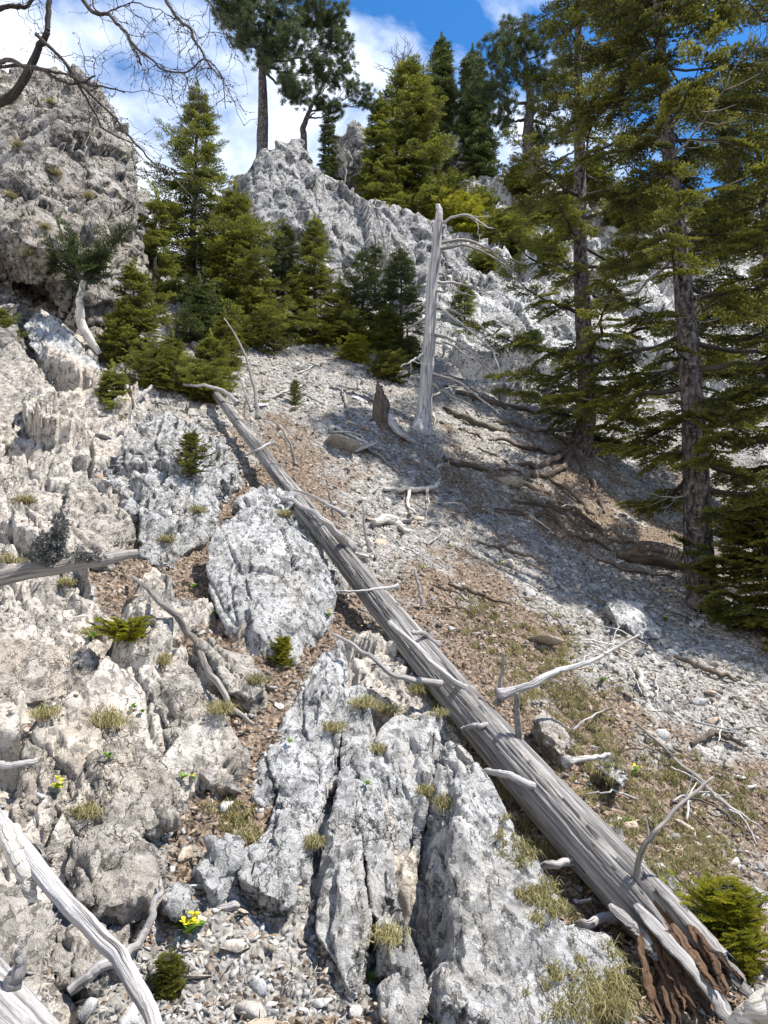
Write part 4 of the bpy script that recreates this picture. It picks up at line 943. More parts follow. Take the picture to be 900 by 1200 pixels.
def at_ground(px, py): return hit(px, py)
def tree_at(label, px, pyb, Y, pytop, wpx, **kw):
    """base pixel, distance, top pixel, crown width in pixels"""
    g_ = P(px, pyb, Y); gz_ = float(ground(g_.x, g_.y)[0]); top = P(px, pytop, Y).z; base = Vector((g_.x, g_.y, min(gz_, g_.z)))
    H = top - base.z; R = wpx * .5 * Y / F; return spruce(label, base, H, R, **kw)
tree_at('tall pointed green spruce right of the left cliff', 222, 390, 8.6, 108, 220, tmpl=SPR_M, mat=M_sprY, seed=81, nb=105, droop=.18, spl=.30, shape=.95, bare=.12, crown0=.04, rj=.6, gap=.08, tipup=.3)
tree_at('bushy spruce spreading in front of the tall pointed one', 272, 392, 8.2, 225, 165, tmpl=SPR_M, mat=M_sprY, seed=82, nb=75, droop=.15, spl=.30, rj=.65, gap=.1, shape=.7, bare=.08, crown0=.02)
tree_at('narrow young spruce left of the next young one', 330, 388, 9.2, 268, 90, tmpl=SPR_M, mat=M_sprD, seed=83, nb=64, spl=.25, bare=.05, crown0=.03)
tree_at('young green spruce at the head of the scree', 368, 398, 9.0, 262, 120, tmpl=SPR_M, mat=M_sprY, seed=84, nb=66, spl=.26, rj=.6, gap=.12, bare=.05, crown0=.02)
tree_at('thin dark young spruce before the pale ridge', 425, 400, 9.6, 300, 90, tmpl=SPR_M, mat=M_sprD, seed=85, nb=40, spl=.25, bare=.15, crown0=.1, gap=.2)
tree_at('sparse young spruce behind the dead trunk', 470, 430, 9.7, 300, 105, tmpl=SPR_M, mat=M_sprD, seed=86, nb=55, spl=.3, bare=.15, crown0=.08, gap=.15)
tree_at('low dark spruce at the foot of the ridge', 455, 440, 9.2, 368, 90, tmpl=SPR_M, mat=M_sprN, seed=87, nb=50, spl=.28, bare=.05, crown0=.02)
# upper hillside trees
U = 'conifers on the skyline'
tree_at('broad yellow-green spruce above the ridge', 480, 262, 16.5, 78, 130, tmpl=SPR_F, mat=M_sprY, seed=91, nb=96, spl=.5, rj=.6, gap=.08, bare=.05, crown0=.05, shape=.75, group=U)
tree_at('slim yellow-green spruce beside the broad one', 446, 255, 15.6, 120, 60, tmpl=SPR_F, mat=M_sprY, seed=92, nb=70, spl=.45, bare=.05, crown0=.05, group=U)
tree_at('narrow dark spruce on the skyline, highest of its pair', 520, 195, 21.5, 50, 60, tmpl=SPR_F, mat=M_sprD, seed=93, nb=80, spl=.6, bare=.05, crown0=.05, group=U)
tree_at('narrow dark spruce on the skyline, right of its pair', 557, 200, 21.0, 64, 62, tmpl=SPR_F, mat=M_sprD, seed=94, nb=80, spl=.6, bare=.05, crown0=.02, group=U)
tree_at('small dark spruce on the spire shoulder', 384, 215, 16.0, 135, 34, tmpl=SPR_F, mat=M_sprD, seed=95, nb=50, spl=.35, bare=.05, crown0=.05, group=U)
# pines
Yp = 14.6
pb = P(307, 195, Yp)
pine('tall pine with a clumped dark crown standing on the spire', pb, [pb, P(308, 130, Yp), P(308, 80, Yp), P(311, 40, Yp), P(316, -5, Yp)], 8 * Yp / F,
     [(.5, P(345, 105, Yp - .3), .24), (.52, P(372, 85, Yp), .36), (.55, P(393, 50, Yp + .2), .34), (.6, P(272, 18, Yp), .34), (.62, P(290, 42, Yp - .4), .32), (.62, P(335, 58, Yp - .4), .42), (.7, P(355, 32, Yp), .46), (.75, P(282, 0, Yp), .4),
      (.8, P(318, 20, Yp - .4), .46), (.9, P(350, 0, Yp), .46), (.95, P(300, -12, Yp), .44), (1, P(328, -22, Yp), .46), (.8, P(382, 22, Yp), .36), (.7, P(310, 60, Yp + .3), .3)], M_pine, 101, .21, 28)
Yp = 15.2; pb = P(356, 185, Yp)
pine('smaller forked pine just right of the tall one', pb, [pb, P(356, 150, Yp), P(365, 125, Yp), P(380, 98, Yp)], 5 * Yp / F,
     [(.5, P(390, 132, Yp), .18), (.6, P(412, 108, Yp), .22), (.8, P(388, 92, Yp), .2), (1, P(402, 80, Yp), .18), (.7, P(430, 118, Yp), .18), (.5, P(375, 125, Yp), .14)], M_pine, 102, .16, 14)
Yp = 18.5; pb = P(620, 210, Yp)
pine('spreading pine on the skyline behind the second spruce', pb, [pb, P(619, 165, Yp), P(621, 120, Yp), P(618, 85, Yp), P(610, 60, Yp)], 9 * Yp / F,
     [(.4, P(590, 140, Yp), .4), (.5, P(575, 108, Yp - .2), .5), (.6, P(600, 90, Yp), .5), (.7, P(580, 65, Yp), .5), (.8, P(612, 55, Yp), .5), (.9, P(640, 60, Yp), .55), (.5, P(650, 110, Yp), .6), (.4, P(660, 150, Yp), .5), (.7, P(645, 85, Yp), .5), (1, P(605, 45, Yp), .4), (.35, P(635, 165, Yp), .3)], M_pine, 103, .26, 20)
lap('trees')
# shrubs and dwarf conifers
def shrub(label, px, py, Y, rpx, hpx, mat, tmpl, seed, nb=40, spl=None, name='shrub', cat='shrub', group=None):
    if Y is None: g_ = hit(px, py)
    else: g_ = P(px, py, Y)
    Yv = g_.y; R = rpx * Yv / F; H = hpx * Yv / F
    return spruce(label, g_, H, R, tmpl, mat, seed, nb=nb, spl=spl or R * .55, bare=.02, crown0=.02, droop=-.1, shape=.45, name=name, cat=cat, tipup=.35, r0=.01 + H * .01, group=group, rj=.5)
SH = [
 ('spreading olive bush around the thin end of the fallen trunk', 238, 470, None, 48, 40, M_sprY, SPR_M), ('low olive bush left of the thin end of the fallen trunk', 185, 455, None, 44, 50, M_sprY, SPR_M), ('green bush beside the bent bleached stem', 140, 415, None, 36, 48, M_sprY, SPR_M), ('low olive bush touching the scree above the trunk end', 285, 405, None, 34, 32, M_sprY, SPR_M), ('dark bush filling the gap under the young spruces', 400, 405, None, 40, 36, M_sprN, SPR_M),
 ('olive scrub clump left of the skyline crag base', 522, 250, 17.5, 30, 40, M_sprY, SPR_F), ('yellowish scrub beside the yellow-green dwarf conifer', 565, 262, 16.6, 30, 36, M_sprY, SPR_F), ('dark low scrub on the upper right rocks behind the second spruce', 660, 270, 17, 36, 34, M_sprN, SPR_F),
 ('olive scrub high on the right skyline', 690, 225, 20.5, 34, 30, M_sprY, SPR_F), ('low scrub strip on the far right rocks', 740, 262, 19.5, 40, 30, M_sprN, SPR_F), ('olive scrub between rocks at the far right', 840, 275, 19, 44, 34, M_sprY, SPR_F), ('scrub clump in the middle of the upper right rocks', 615, 270, 16.5, 26, 30, M_sprY, SPR_F),
 ('yellow-green scrub under the broad spruce at its left', 455, 258, 15.8, 30, 34, M_sprY, SPR_F), ('scrub mat right of the crest of the pale ridge', 570, 320, 14.2, 24, 24, M_sprY, SPR_F),
 ('yellow-green dwarf conifer on the upper slope under the broad spruce', 540, 285, 15.8, 42, 60, M_yew, SPR_F),
 ('olive dwarf conifer under the skyline crag', 590, 292, 15.4, 34, 45, M_sprY, SPR_F),
 ('low olive scrub mound above the ridge crest', 500, 262, 16.0, 35, 35, M_sprY, SPR_F),
 ('low green scrub below the skyline pine', 610, 225, 19, 30, 25, M_sprY, SPR_F),
 ('olive scrub patch on the upper right rocks', 640, 310, 15.0, 30, 32, M_sprY, SPR_F),
 ('dark scrub on the ridge face beside the second spruce', 625, 410, 11.2, 22, 22, M_sprD, SPR_M),
 ('bright yellow-green shrub at the head of the scree', 418, 425, None, 28, 32, M_yew, SPR_M),
 ('dark green shrub right of the bright yellow-green one', 452, 445, None, 30, 32, M_sprN, SPR_M),
 ('round little seedling spruce alone on the scree', 345, 474, None, 13, 30, M_sprY, SPR_M),
 ('little seedling spruce growing on the craggy outcrop', 222, 555, None, 26, 48, M_sprY, SPR_N),
 ('flat yellow-green shrub on warm rock in the left foreground', 150, 750, None, 40, 20, M_yew, SPR_N),
 ('sparse yellow-green shrub at the foot of the large boulder', 332, 782, None, 17, 34, M_yew, SPR_N),
 ('bright yellow-green shrub right of the split trunk end', 858, 1135, None, 64, 85, M_yew, SPR_N),
 ('dark green sprig left of the gravel patch', 196, 1165, None, 18, 36, M_sprN, SPR_N),
 ('low spruce bush left of the second spruce roots', 0, 400, 5.4, 26, 40, M_sprY, SPR_M),
]
for k, (lab, px, py, Y, rp, hp, mt, tm) in enumerate(SH): shrub(lab, px, py, Y, rp, hp, mt, tm, 130 + k, nb=80 if rp > 60 else 46, spl=max(.05, rp * (Y or hit(px, py).y) / F * .62)) if 'roots' not in lab else shrub('green spruce bush at the left edge under the cliff', px, py, Y, rp, hp, mt, tm, 130 + k, nb=46)
# young spruces on the left slope
tree_at('young spruce with a crooked stem beside the white slab', 150, 470, 5.9, 318, 100, tmpl=SPR_M, mat=M_sprY, seed=151, nb=60, spl=.24, bare=.1, crown0=.12, gap=.15, droop=.05, name='young_spruce')
tree_at('young spruce leaning over the craggy outcrop', 128, 520, 5.0, 438, 60, tmpl=SPR_M, mat=M_sprY, seed=152, nb=34, spl=.18, bare=.1, crown0=.15, droop=.05, name='young_spruce')
tree_at('low bright spruce left of the thin end of the fallen trunk', 245, 490, 6.2, 402, 90, tmpl=SPR_M, mat=M_sprY, seed=153, nb=50, spl=.22, bare=.05, crown0=.05, droop=.1, name='young_spruce')
tree_at('small spruce between the crooked one and the scree', 200, 480, 6.3, 400, 70, tmpl=SPR_M, mat=M_sprN, seed=154, nb=44, spl=.22, bare=.05, crown0=.05, name='young_spruce')
tree_at('dark low spruce at the right edge beside the big trunk', 905, 740, 5.2, 590, 150, tmpl=SPR_N, mat=M_sprN, seed=155, nb=60, spl=.3, bare=.1, crown0=.05, droop=.1, shape=.5, name='young_spruce')
tree_at('tall dark spruce filling the right edge behind the big one', 925, 640, 8.2, 60, 230, tmpl=SPR_M, mat=M_sprN, seed=156, nb=90, spl=.4, bare=.15, crown0=.05, droop=.15, shape=.5)
for k, (lab, a) in enumerate([
 ('ragged dark young spruce against the right side of the left cliff', (178, 385, 7.4, 235, 70)), ('ragged young spruce in front of the bushy one, nearest the scree', (300, 402, 8.0, 318, 80)), ('low spreading young spruce under the tall pointed one', (232, 405, 7.3, 335, 95)),
 ('small ragged spruce between the two young green ones', (348, 402, 8.8, 318, 50)), ('ragged small spruce left of the bright shrub', (398, 412, 9.2, 335, 60)), ('low dark spruce between the dead trunk and the bright shrub', (478, 452, 9.0, 395, 60)),
 ('small yellow-green spruce above the white slab', (140, 440, 6.1, 372, 60)), ('straggly young spruce left of the scree head', (262, 440, 6.9, 378, 50)), ('thin ragged sapling spruce on the ridge face', (440, 345, 11.8, 285, 50)), ('dark ragged spruce right of the dead trunk, on the ridge face', (545, 400, 11.4, 335, 45))]):
    tree_at(lab, *a, tmpl=SPR_M, mat=(M_sprY, M_sprN, M_sprD)[k % 3], seed=170 + k, nb=42, spl=.26, bare=.06, crown0=.04, droop=.08, rj=.75, gap=.2, shape=.65, name='young_spruce')
tree_at('dark spruce just outside the right edge throwing shade over the scree', 1085, 760, 4.9, 20, 330, tmpl=SPR_M, mat=M_sprN, seed=190, nb=44, spl=.42, bare=.15, crown0=.12, droop=.2, shape=.5)
# little pine with a white bent stem on the cliff foot
wp_ = P(112, 412, 5.75); root = empty('young_spruce', wp_); tag(root, 'little conifer on a bent bleached stem in front of the left cliff', 'tree')
w_ = WB(); w_.add(*tapered([P(116, 415, 5.75), P(98, 385, 5.65), P(93, 358, 5.6), P(99, 330, 5.6)], [.028, .038, .03, .022], 60, 14, .12, 3)); w_.build('trunk', M_bonew, root)
fo = Foliage(); wb = WB(); rs = np.random.default_rng(5)
for px, py in [(75, 258), (60, 300), (88, 290), (130, 280), (145, 268), (105, 300), (70, 270), (118, 295), (60, 285), (95, 315), (112, 312), (80, 312)]:
    s0 = np.array(P(99, 330, 5.6)); e = np.array(P(px, py, 5.6 + rs.uniform(-.2, .2))); bp = wig(catmull([s0, (s0 + e) / 2, e], 12), .02, px); wb.add(bp, np.linspace(.012, .004, 12), 5, 0, 1)
    for j in range(10): fo.put(SPR_M[j % 5], bp[3 + j * 8 // 10], (e - s0) + rs.normal(size=3) * .22, UPV + rs.normal(size=3) * .3, .16 * rs.uniform(.7, 1.2), rs.random() * .5)
wb.build('branches', M_twigd, root); fo.build('crown', M_sprD, root)

lap('shrubs')
# ------------------------------------------------------------------ bare tree reaching in from the upper left
rt = Vector((-2.7, 2.6, float(ground(-2.7, 2.6)[0]))); lar = empty('bare_tree', rt); tag(lar, 'leafless dark tree reaching in from the upper left corner', 'tree')
w_ = WB(); w_.add(*tapered([rt, rt + Vector((.05, .05, 1.5)), P(-110, 150, 2.75), P(-60, 60, 2.75), P(-30, -120, 2.75)], [.11, .09, .07, .06, .04], 80, 16, .12, 5)); w_.build('trunk', M_twigd, lar)
def twigs(w2, p, n_, L, r, seed, spread=1.0, lvl=1, down=.2):
    rs = np.random.default_rng(seed)
    for k in range(n_):
        i = rs.integers(len(p) // 6, len(p)); s0 = p[i]; tan = p[min(i + 1, len(p) - 1)] - p[max(i - 1, 0)]; tan /= np.linalg.norm(tan) + 1e-9
        d = tan * .7 + rs.normal(size=3) * .6 * spread + np.array([0, 0, -down]); d /= np.linalg.norm(d); ll = L * rs.uniform(.4, 1.2)
        e = s0 + d * ll; q_ = wig(catmull([s0, s0 * .5 + e * .5 + rs.normal(size=3) * ll * .12, e], 9), ll * .08, seed + k); w2.add(q_, np.linspace(r, r * .4, 9), 5, 0, k)
        for b_ in range(2):   # buds
            c = q_[rs.integers(2, 9)]; bs_ = min(.0035, r * 2.0); w2.add(np.array([c, c + np.array([0, 0, bs_]), c + np.array([0, 0, 2 * bs_])]), [bs_ * .6, bs_, bs_ * .3], 5, 0, k)
        if lvl: twigs(w2, q_, 4, L * .45, r * .6, seed * 7 + k, spread, lvl - 1, down)
for k, (pix, Ys, r0, r1, nt_) in enumerate([
     ([(-60, 130), (0, 120), (40, 68), (56, 30), (60, -30)], [2.75, 2.7, 2.65, 2.6, 2.6], .035, .018, 8),
     ([(-60, 80), (0, 73), (40, 80), (75, 96), (110, 88)], [2.75, 2.6, 2.5, 2.45, 2.4], .020, .006, 8),
     ([(-60, 90), (20, 78), (55, 82), (100, 95), (150, 108)], [2.75, 2.7, 2.6, 2.5, 2.45], .014, .005, 12),
     ([(42, 40), (75, 72), (100, 110), (120, 150), (155, 168)], [2.6, 2.6, 2.6, 2.6, 2.6], .013, .004, 10),
     ([(75, 72), (110, 115), (150, 160), (180, 190), (200, 205), (230, 235)], [2.6, 2.6, 2.55, 2.55, 2.5, 2.5], .010, .003, 12),
     ([(60, -60), (100, 5), (130, 20), (150, 45), (168, 78)], [2.6, 2.5, 2.45, 2.4, 2.4], .016, .007, 8),
     ([(150, 45), (165, 62), (190, 80), (215, 86), (240, 72), (262, 90), (262, 125)], [2.4, 2.4, 2.38, 2.35, 2.35, 2.35, 2.35], .008, .003, 18),
     ([(170, -60), (200, 10), (225, 40), (243, 70), (260, 95)], [2.4, 2.4, 2.35, 2.35, 2.35], .012, .004, 14),
     ([(190, -60), (240, -5), (258, 25), (272, 55)], [2.4, 2.4, 2.35, 2.35], .008, .003, 10),
     ([(-60, 5), (0, 8), (30, 5), (60, -20)], [2.7, 2.6, 2.6, 2.6], .022, .01, 5),
     ([(120, -60), (110, 10), (150, 6), (185, 12), (210, 25)], [2.5, 2.45, 2.4, 2.4, 2.4], .006, .002, 12)]):
    w2 = WB(); p, r = branch([P(a, b, y) for (a, b), y in zip(pix, Ys)], r0 * .58, r1 * .5, 60, 8, .014, 200 + k); w2.add(p, r, 10, .25, k); twigs(w2, p, nt_, .19, .0014, 900 + k * 13); w2.build('branch', M_twigd, lar)
# upper right corner twigs of another bare tree
rt2 = Vector((4.2, 4.6, float(ground(4.2, 4.6)[0]))); l2 = empty('bare_tree', rt2); tag(l2, 'bare twigs reaching in at the upper right corner', 'tree')
w_ = WB(); w_.add(*tapered([rt2, rt2 + Vector((0, 0, 2.5)), P(1010, 20, 4.7), P(1000, -150, 4.7)], [.08, .06, .05, .03], 60, 10, .1, 6)); w_.build('trunk', M_twigd, l2)
for k, pix in enumerate([[(1010, 20), (940, 12), (905, 22), (880, 8)], [(1010, 60), (950, 25), (900, 0), (880, -10)]]):
    w2 = WB(); p, r = branch([P(a, b, 4.6) for a, b in pix], .02, .005, 30, 6, .03, 300 + k); w2.add(p, r, 6, .2, k); twigs(w2, p, 12, .3, .003, 50 + k); w2.build('branch', M_twigd, l2)
# bare reddish tree behind the broad spruce
rb = P(468, 200, 18); l3 = empty('bare_tree', rb); tag(l3, 'bare reddish-grey treetop behind the broad yellow-green spruce', 'tree')
w_ = WB(); w_.add(*tapered([rb, P(470, 130, 18), P(472, 72, 18)], [.1, .07, .01], 40, 8, .1, 6)); w_.build('trunk', M_twig, l3)
w2 = WB(); p = catmull([P(468, 140, 18), P(470, 105, 18), P(472, 74, 18)], 30); twigs(w2, p, 40, .75, .012, 77, 1.2, 1, -.5); w2.build('branches', M_root, l3)
# bare twiggy saplings at the rock faces
for k, (lab, px, py, Y, hp) in enumerate([('bare twiggy sapling above the bright shrub at the scree head', 310, 385, 9.3, 80), ('bare sapling left of the skyline pine on the spire', 400, 225, 15, 60), ('leafless sapling on the ridge face beside the young spruces', 445, 330, 11.5, 70)]):
    b_ = P(px, py, Y); r_ = empty('sapling', b_); tag(r_, lab, 'sapling'); Hh = hp * Y / F
    w_ = WB(); p = wig(catmull([b_, b_ + Vector((.1, 0, Hh * .5)), b_ + Vector((.0, 0, Hh))], 30), .03, k); w_.add(p, np.linspace(.025, .006, 30), 6, .1, k); w_.build('trunk', M_twig, r_)
    w2 = WB(); twigs(w2, p, 22, Hh * .45, .005, 400 + k, 1.0, 1, -.3); w2.build('branches', M_twig, r_)

# ------------------------------------------------------------------ dead wood of the foreground, lower left
def deadbranch(label, pts, radii, mat, seed, name='fallen_branch', n_=120, segs=28, w=.012, rough=.11, extra=()):
    r_ = empty(name, pts[0]); tag(r_, label, 'branch' if 'trunk' not in name else 'dead tree')
    w_ = WB(); w_.add(*tapered(pts, radii, n_, segs, rough, seed, w)); w_.build('stem', mat, r_)
    for k, (pp, rr2, mt) in enumerate(extra):
        w2 = WB(); w2.add(*tapered(pp, rr2, 40, 12, .08, seed + k, .006)); w2.build('side_branch', mt, r_)
    return r_
deadbranch('thick curved silver-grey dead branch crossing the lower left corner', [P(-30, 935, 1.42), P(18, 985, 1.40), P(70, 1045, 1.34), P(125, 1105, 1.27), P(165, 1160, 1.2), P(195, 1230, 1.13)], [.019, .0165, .015, .0138, .013, .011], M_silver, 12, w=.006,
           extra=[([P(10, 975, 1.4), P(22, 1000, 1.38), P(34, 1030, 1.36), P(40, 1058, 1.36)], [.022, .018, .016, .006], M_bonew), ([P(-20, 900, 1.42), P(0, 898, 1.42), P(45, 893, 1.44)], [.008, .008, .005], M_silver)])
deadbranch('massive pale dead trunk end in the bottom left corner', [P(-150, 1060, 1.25), P(-60, 1130, 1.2), P(0, 1185, 1.14), P(70, 1260, 1.05)], [.045, .045, .043, .034], M_silver, 13, name='dead_tree', w=.004, extra=[([P(10, 1165, 1.14), P(20, 1140, 1.13), P(24, 1118, 1.13), P(28, 1108, 1.13)], [.014, .01, .006, .002], M_log)])
lb = deadbranch('dead grey branch with a dark lichen tuft jutting in from the left edge', [P(-140, 690, 1.65), P(-40, 685, 1.7), P(20, 672, 1.72), P(80, 662, 1.75), P(125, 655, 1.78), P(162, 648, 1.8)], [.022, .021, .02, .018, .015, .010], M_twig, 14, w=.005)
rs = np.random.default_rng(8); q_ = []
def lich(cx, cy, Y, n_, sx, sy):
    for k in range(n_):
        c = np.array(P(cx + rs.normal() * sx, cy + rs.normal() * sy, Y + rs.normal() * .02)); d = rs.normal(size=(14, 3)); d /= np.linalg.norm(d, axis=1, keepdims=True)
        q_.append(blades(np.repeat(c[None], 14, 0), d, .010, .0018, rs))
lich(57, 642, 1.72, 330, 7, 8); lich(70, 618, 1.72, 130, 4, 7); lich(48, 652, 1.72, 120, 6, 4); lich(98, 652, 1.75, 60, 12, 3)
qq = np.concatenate(q_).reshape(-1, 3); mk('lichen_tuft', qq, [np.arange(len(qq)).reshape(-1, 4)], M_lichen, lb, {'tint': rs.random(len(qq))}, smooth=False)
deadbranch('thin forked root-like twig under the curved dead branch', [hit(80, 1175) + Vector((0, 0, .02)), hit(120, 1150) + Vector((0, 0, .03)), hit(160, 1125) + Vector((0, 0, .03)), hit(182, 1090) + Vector((0, 0, .05)), hit(186, 1060) + Vector((0, 0, .05))], [.010, .011, .009, .008, .004], M_silver, 15, w=.01, segs=12)
deadbranch('long thin dead branch lying diagonally over the warm rocks', [hit(155, 690) + Vector((0, 0, .05)), hit(190, 725) + Vector((0, 0, .06)), hit(225, 765) + Vector((0, 0, .06)), hit(250, 820) + Vector((0, 0, .06)), hit(298, 862) + Vector((0, 0, .04))], [.007, .012, .012, .011, .006], M_twig, 16, w=.015, segs=12)
deadbranch('short bent root poking out under the broad slab', [P(238, 1068, 1.83), P(262, 1064, 1.82), P(278, 1062, 1.84), P(300, 1080, 1.9)], [.007, .010, .010, .008], M_silver, 17, w=.005, segs=12)
deadbranch('thin grey stick leaning against the split end of the trunk', [P(683, 1090, 2.1), P(700, 1140, 2.0), P(735, 1205, 1.9)], [.008, .009, .008], M_twig, 18, w=.005, segs=10)
deadbranch('grey crooked branch beside the white slab at left', [P(150, 478, 5.0), P(165, 465, 5.1), P(178, 452, 5.2)], [.025, .02, .012], M_silver, 19, w=.01, segs=10)
deadbranch('bleached white driftwood piece at the bottom right corner', [P(862, 1205, 1.75), P(895, 1180, 1.72), P(960, 1150, 1.7)], [.022, .028, .03], M_bonew, 20, w=.005, segs=16)
def gpt(a, b, h=.03): return hit(a, b) + Vector((0, 0, h))
ST = [('twisted pale antler-like root on the scree', [(450, 578), (475, 578), (505, 575), (516, 570)], .022, M_bonew, [[(480, 578), (478, 595), (488, 605)], [(500, 576), (500, 590)]]),
      ('bleached curved piece of wood right of the trunk', [(438, 618), (460, 615), (478, 628)], .035, M_bonew, []),
      ('thin straight dead stick lying down the scree at right', [(745, 855), (800, 905), (850, 950), (895, 985)], .009, M_twig, []),
      ('short white forked bone-like stick on the scree', [(748, 790), (752, 805), (757, 822)], .013, M_bonew, [[(750, 797), (765, 792)]]),
      ('dead grey stick on the litter above the trunk middle', [(400, 520), (440, 535), (470, 560)], .012, M_twig, []),
      ('crossed dead stick leaning on the upper scree', [(400, 458), (406, 475), (412, 495)], .012, M_twig, []),
      ('long grey stick across the upper scree', [(395, 455), (430, 462), (450, 475)], .014, M_silver, []),
      ('thin twig lying near the seedling on the scree', [(315, 470), (345, 462), (380, 478)], .012, M_silver, []),
      ('dark root curling over the shaded scree', [(640, 560), (680, 590), (700, 612)], .02, M_root, []),
      ('dark stick below the flat stone on the scree', [(790, 775), (830, 790), (870, 805)], .016, M_root, []),
      ('dark rotten stick in the lower right scree', [(810, 880), (840, 868), (880, 885)], .014, M_root, []),
      ('grey crooked stick behind the split trunk', [(640, 720), (665, 745), (690, 750)], .008, M_twig, []),
      ('reddish dead stick beside the trunk on the litter', [(525, 690), (560, 702), (600, 715)], .012, M_root, []),
      ('short grey stick right of the trunk top', [(395, 505), (430, 525), (455, 530)], .011, M_silver, []),
      ('dead stick low on the shaded slope', [(560, 640), (600, 650), (640, 665)], .012, M_root, []),
      ('brown stick under the second spruce', [(600, 590), (650, 600), (700, 640)], .016, M_root, []),
      ('curved dark stick at the gully edge by the right spruce', [(700, 660), (740, 672), (790, 680)], .016, M_root, []),
      ('old grey log half sunk on the shaded slope', [(520, 480), (560, 500), (620, 512)], .035, M_root, []),
      ('dead brown log in the shade behind the dead trunk', [(535, 462), (575, 475), (625, 485)], .045, M_root, [])]
for k, (lab, px, r, mt, ex) in enumerate(ST):
    pts = [gpt(a, b) for a, b in px]; sp = []
    for e in ex: sp.append(([gpt(*e[0])] + [gpt(a, b, .02) for a, b in e[1:]], [r * .7, r * .5, r * .3], mt))
    deadbranch(lab, pts, [r * .6, r, r * .9, r * .4], mt, 30 + k, name='dead_stick', n_=50, segs=10, w=.02 if r < .02 else .03, extra=sp)

lap('deadwood')
LM = [('the yellow primrose', 224, 1092), ('the dark green sprig', 196, 1165), ('the tip of the long pale slab', 405, 1165), ('the overhanging edge of the broad slab', 310, 1085), ('the lone seedling on the scree', 345, 474), ('the jagged stump', 447, 480),
      ('the standing dead trunk', 500, 490), ('the tilted flat stone', 750, 730), ('the foot of the big spruce', 818, 690), ('the pale forked branch of the trunk', 680, 780), ('the bright shrub at the trunk end', 850, 1110), ('the bent dark twig', 790, 950), ('the antler-like root', 485, 580),
      ('the middle of the fallen trunk', 560, 790), ('the leaf-filled gully', 260, 920), ('the large flat-faced boulder', 320, 670), ('the roots of the second spruce', 650, 560), ('the thin end of the fallen trunk', 270, 450), ('the lichen-tufted branch', 90, 660), ('the flat left shrub', 150, 745),
      ('the bright shrub at the scree head', 418, 410), ('the grass patch right of the trunk', 740, 960), ('the crest of the fissured outcrop', 400, 770), ('the bone-like forked stick', 752, 805), ('the right end of the scree', 880, 840), ('the curved dead branch at lower left', 110, 1090)]
def where(px, py):
    n_, a, b = min(LM, key=lambda l: (l[1] - px) ** 2 + (l[2] - py) ** 2); dx, dy = px - a, py - b
    if abs(dx) > abs(dy) * 2: d = 'right of' if dx > 0 else 'left of'
    elif abs(dy) > abs(dx) * 2: d = 'below' if dy > 0 else 'above'
    else: d = ('lower' if dy > 0 else 'upper') + (' right of' if dx > 0 else ' left of')
    return d + ' ' + n_
rs = np.random.default_rng(77); nt_ = 0
for k in range(90):
    px, py = rs.uniform(300, 880), rs.uniform(420, 980)
    xl = 250 + (py - 446) * .845
    if px < xl + 25: continue
    g_ = hit(px, py)
    if g_.y > 12: continue
    L = rs.uniform(.12, .4) * (.5 + .12 * g_.y); a = rs.uniform(0, 6.28); e = g_ + Vector((math.cos(a) * L, math.sin(a) * L, 0)); e.z = float(ground(e.x, e.y)[0]) + .03; m_ = (g_ + e) / 2 + Vector((rs.normal() * L * .1, rs.normal() * L * .1, .03))
    w2 = WB(); w2.add(wig(catmull([g_ + Vector((0, 0, .02)), m_, e], 16), L * .04, k), np.linspace(.0035, .0015, 16) * (.7 + .25 * g_.y), 6, .1, k)
    zone = 'shaded slope under the spruces' if px > 520 and py < 680 else ('scree above the fallen trunk' if py < 620 else 'slope right of the fallen trunk')
    col_ = ('pale bleached', M_bonew) if k % 3 == 0 else (('grey', M_silver) if k % 3 == 1 else ('dark brown', M_root))
    tag(w2.build('dead_twig', col_[1]), '%s %s dead twig lying %s' % ('long' if L > .38 else 'short', col_[0], where((px + toPix(e.x, e.y, e.z)[0]) / 2, py)), 'twig', 'thin ' + col_[0] + ' twigs on the ' + zone)
# ------------------------------------------------------------------ stones
import bmesh
def stone_proto(seed, dense=1):
    rs = np.random.default_rng(seed); bm = bmesh.new()
    p = rs.normal(size=(11 if dense else 7, 3)); p /= np.linalg.norm(p, axis=1, keepdims=True); p *= rs.uniform(.75, 1, (len(p), 1)); p *= np.array([1, rs.uniform(.5, .85), rs.uniform(.22, .5)])
    for v in p: bm.verts.new(v)
    bmesh.ops.convex_hull(bm, input=bm.verts)
    for v in [v for v in bm.verts if not v.link_faces]: bm.verts.remove(v)
    if dense: bmesh.ops.bevel(bm, geom=list(bm.edges), offset=.05, segments=1, affect='EDGES', profile=.5)
    bmesh.ops.triangulate(bm, faces=bm.faces); bm.verts.index_update()
    u = np.array([v.co[:] for v in bm.verts]); q = np.array([[v.index for v in f.verts] for f in bm.faces]); bm.free(); return u, q
PR = [stone_proto(600 + k, 1) for k in range(16)]; PS = [stone_proto(700 + k, 0) for k in range(16)]
PM = []
for k, (u, q) in enumerate(PR):
    m_ = mk('stone', u + .05 * fbm(u * 3, 3, k)[:, None] * u, [q], M_stone, origin=Vector((0, 0, 0)), smooth=False); PM.append(m_.data); bpy.data.objects.remove(m_)
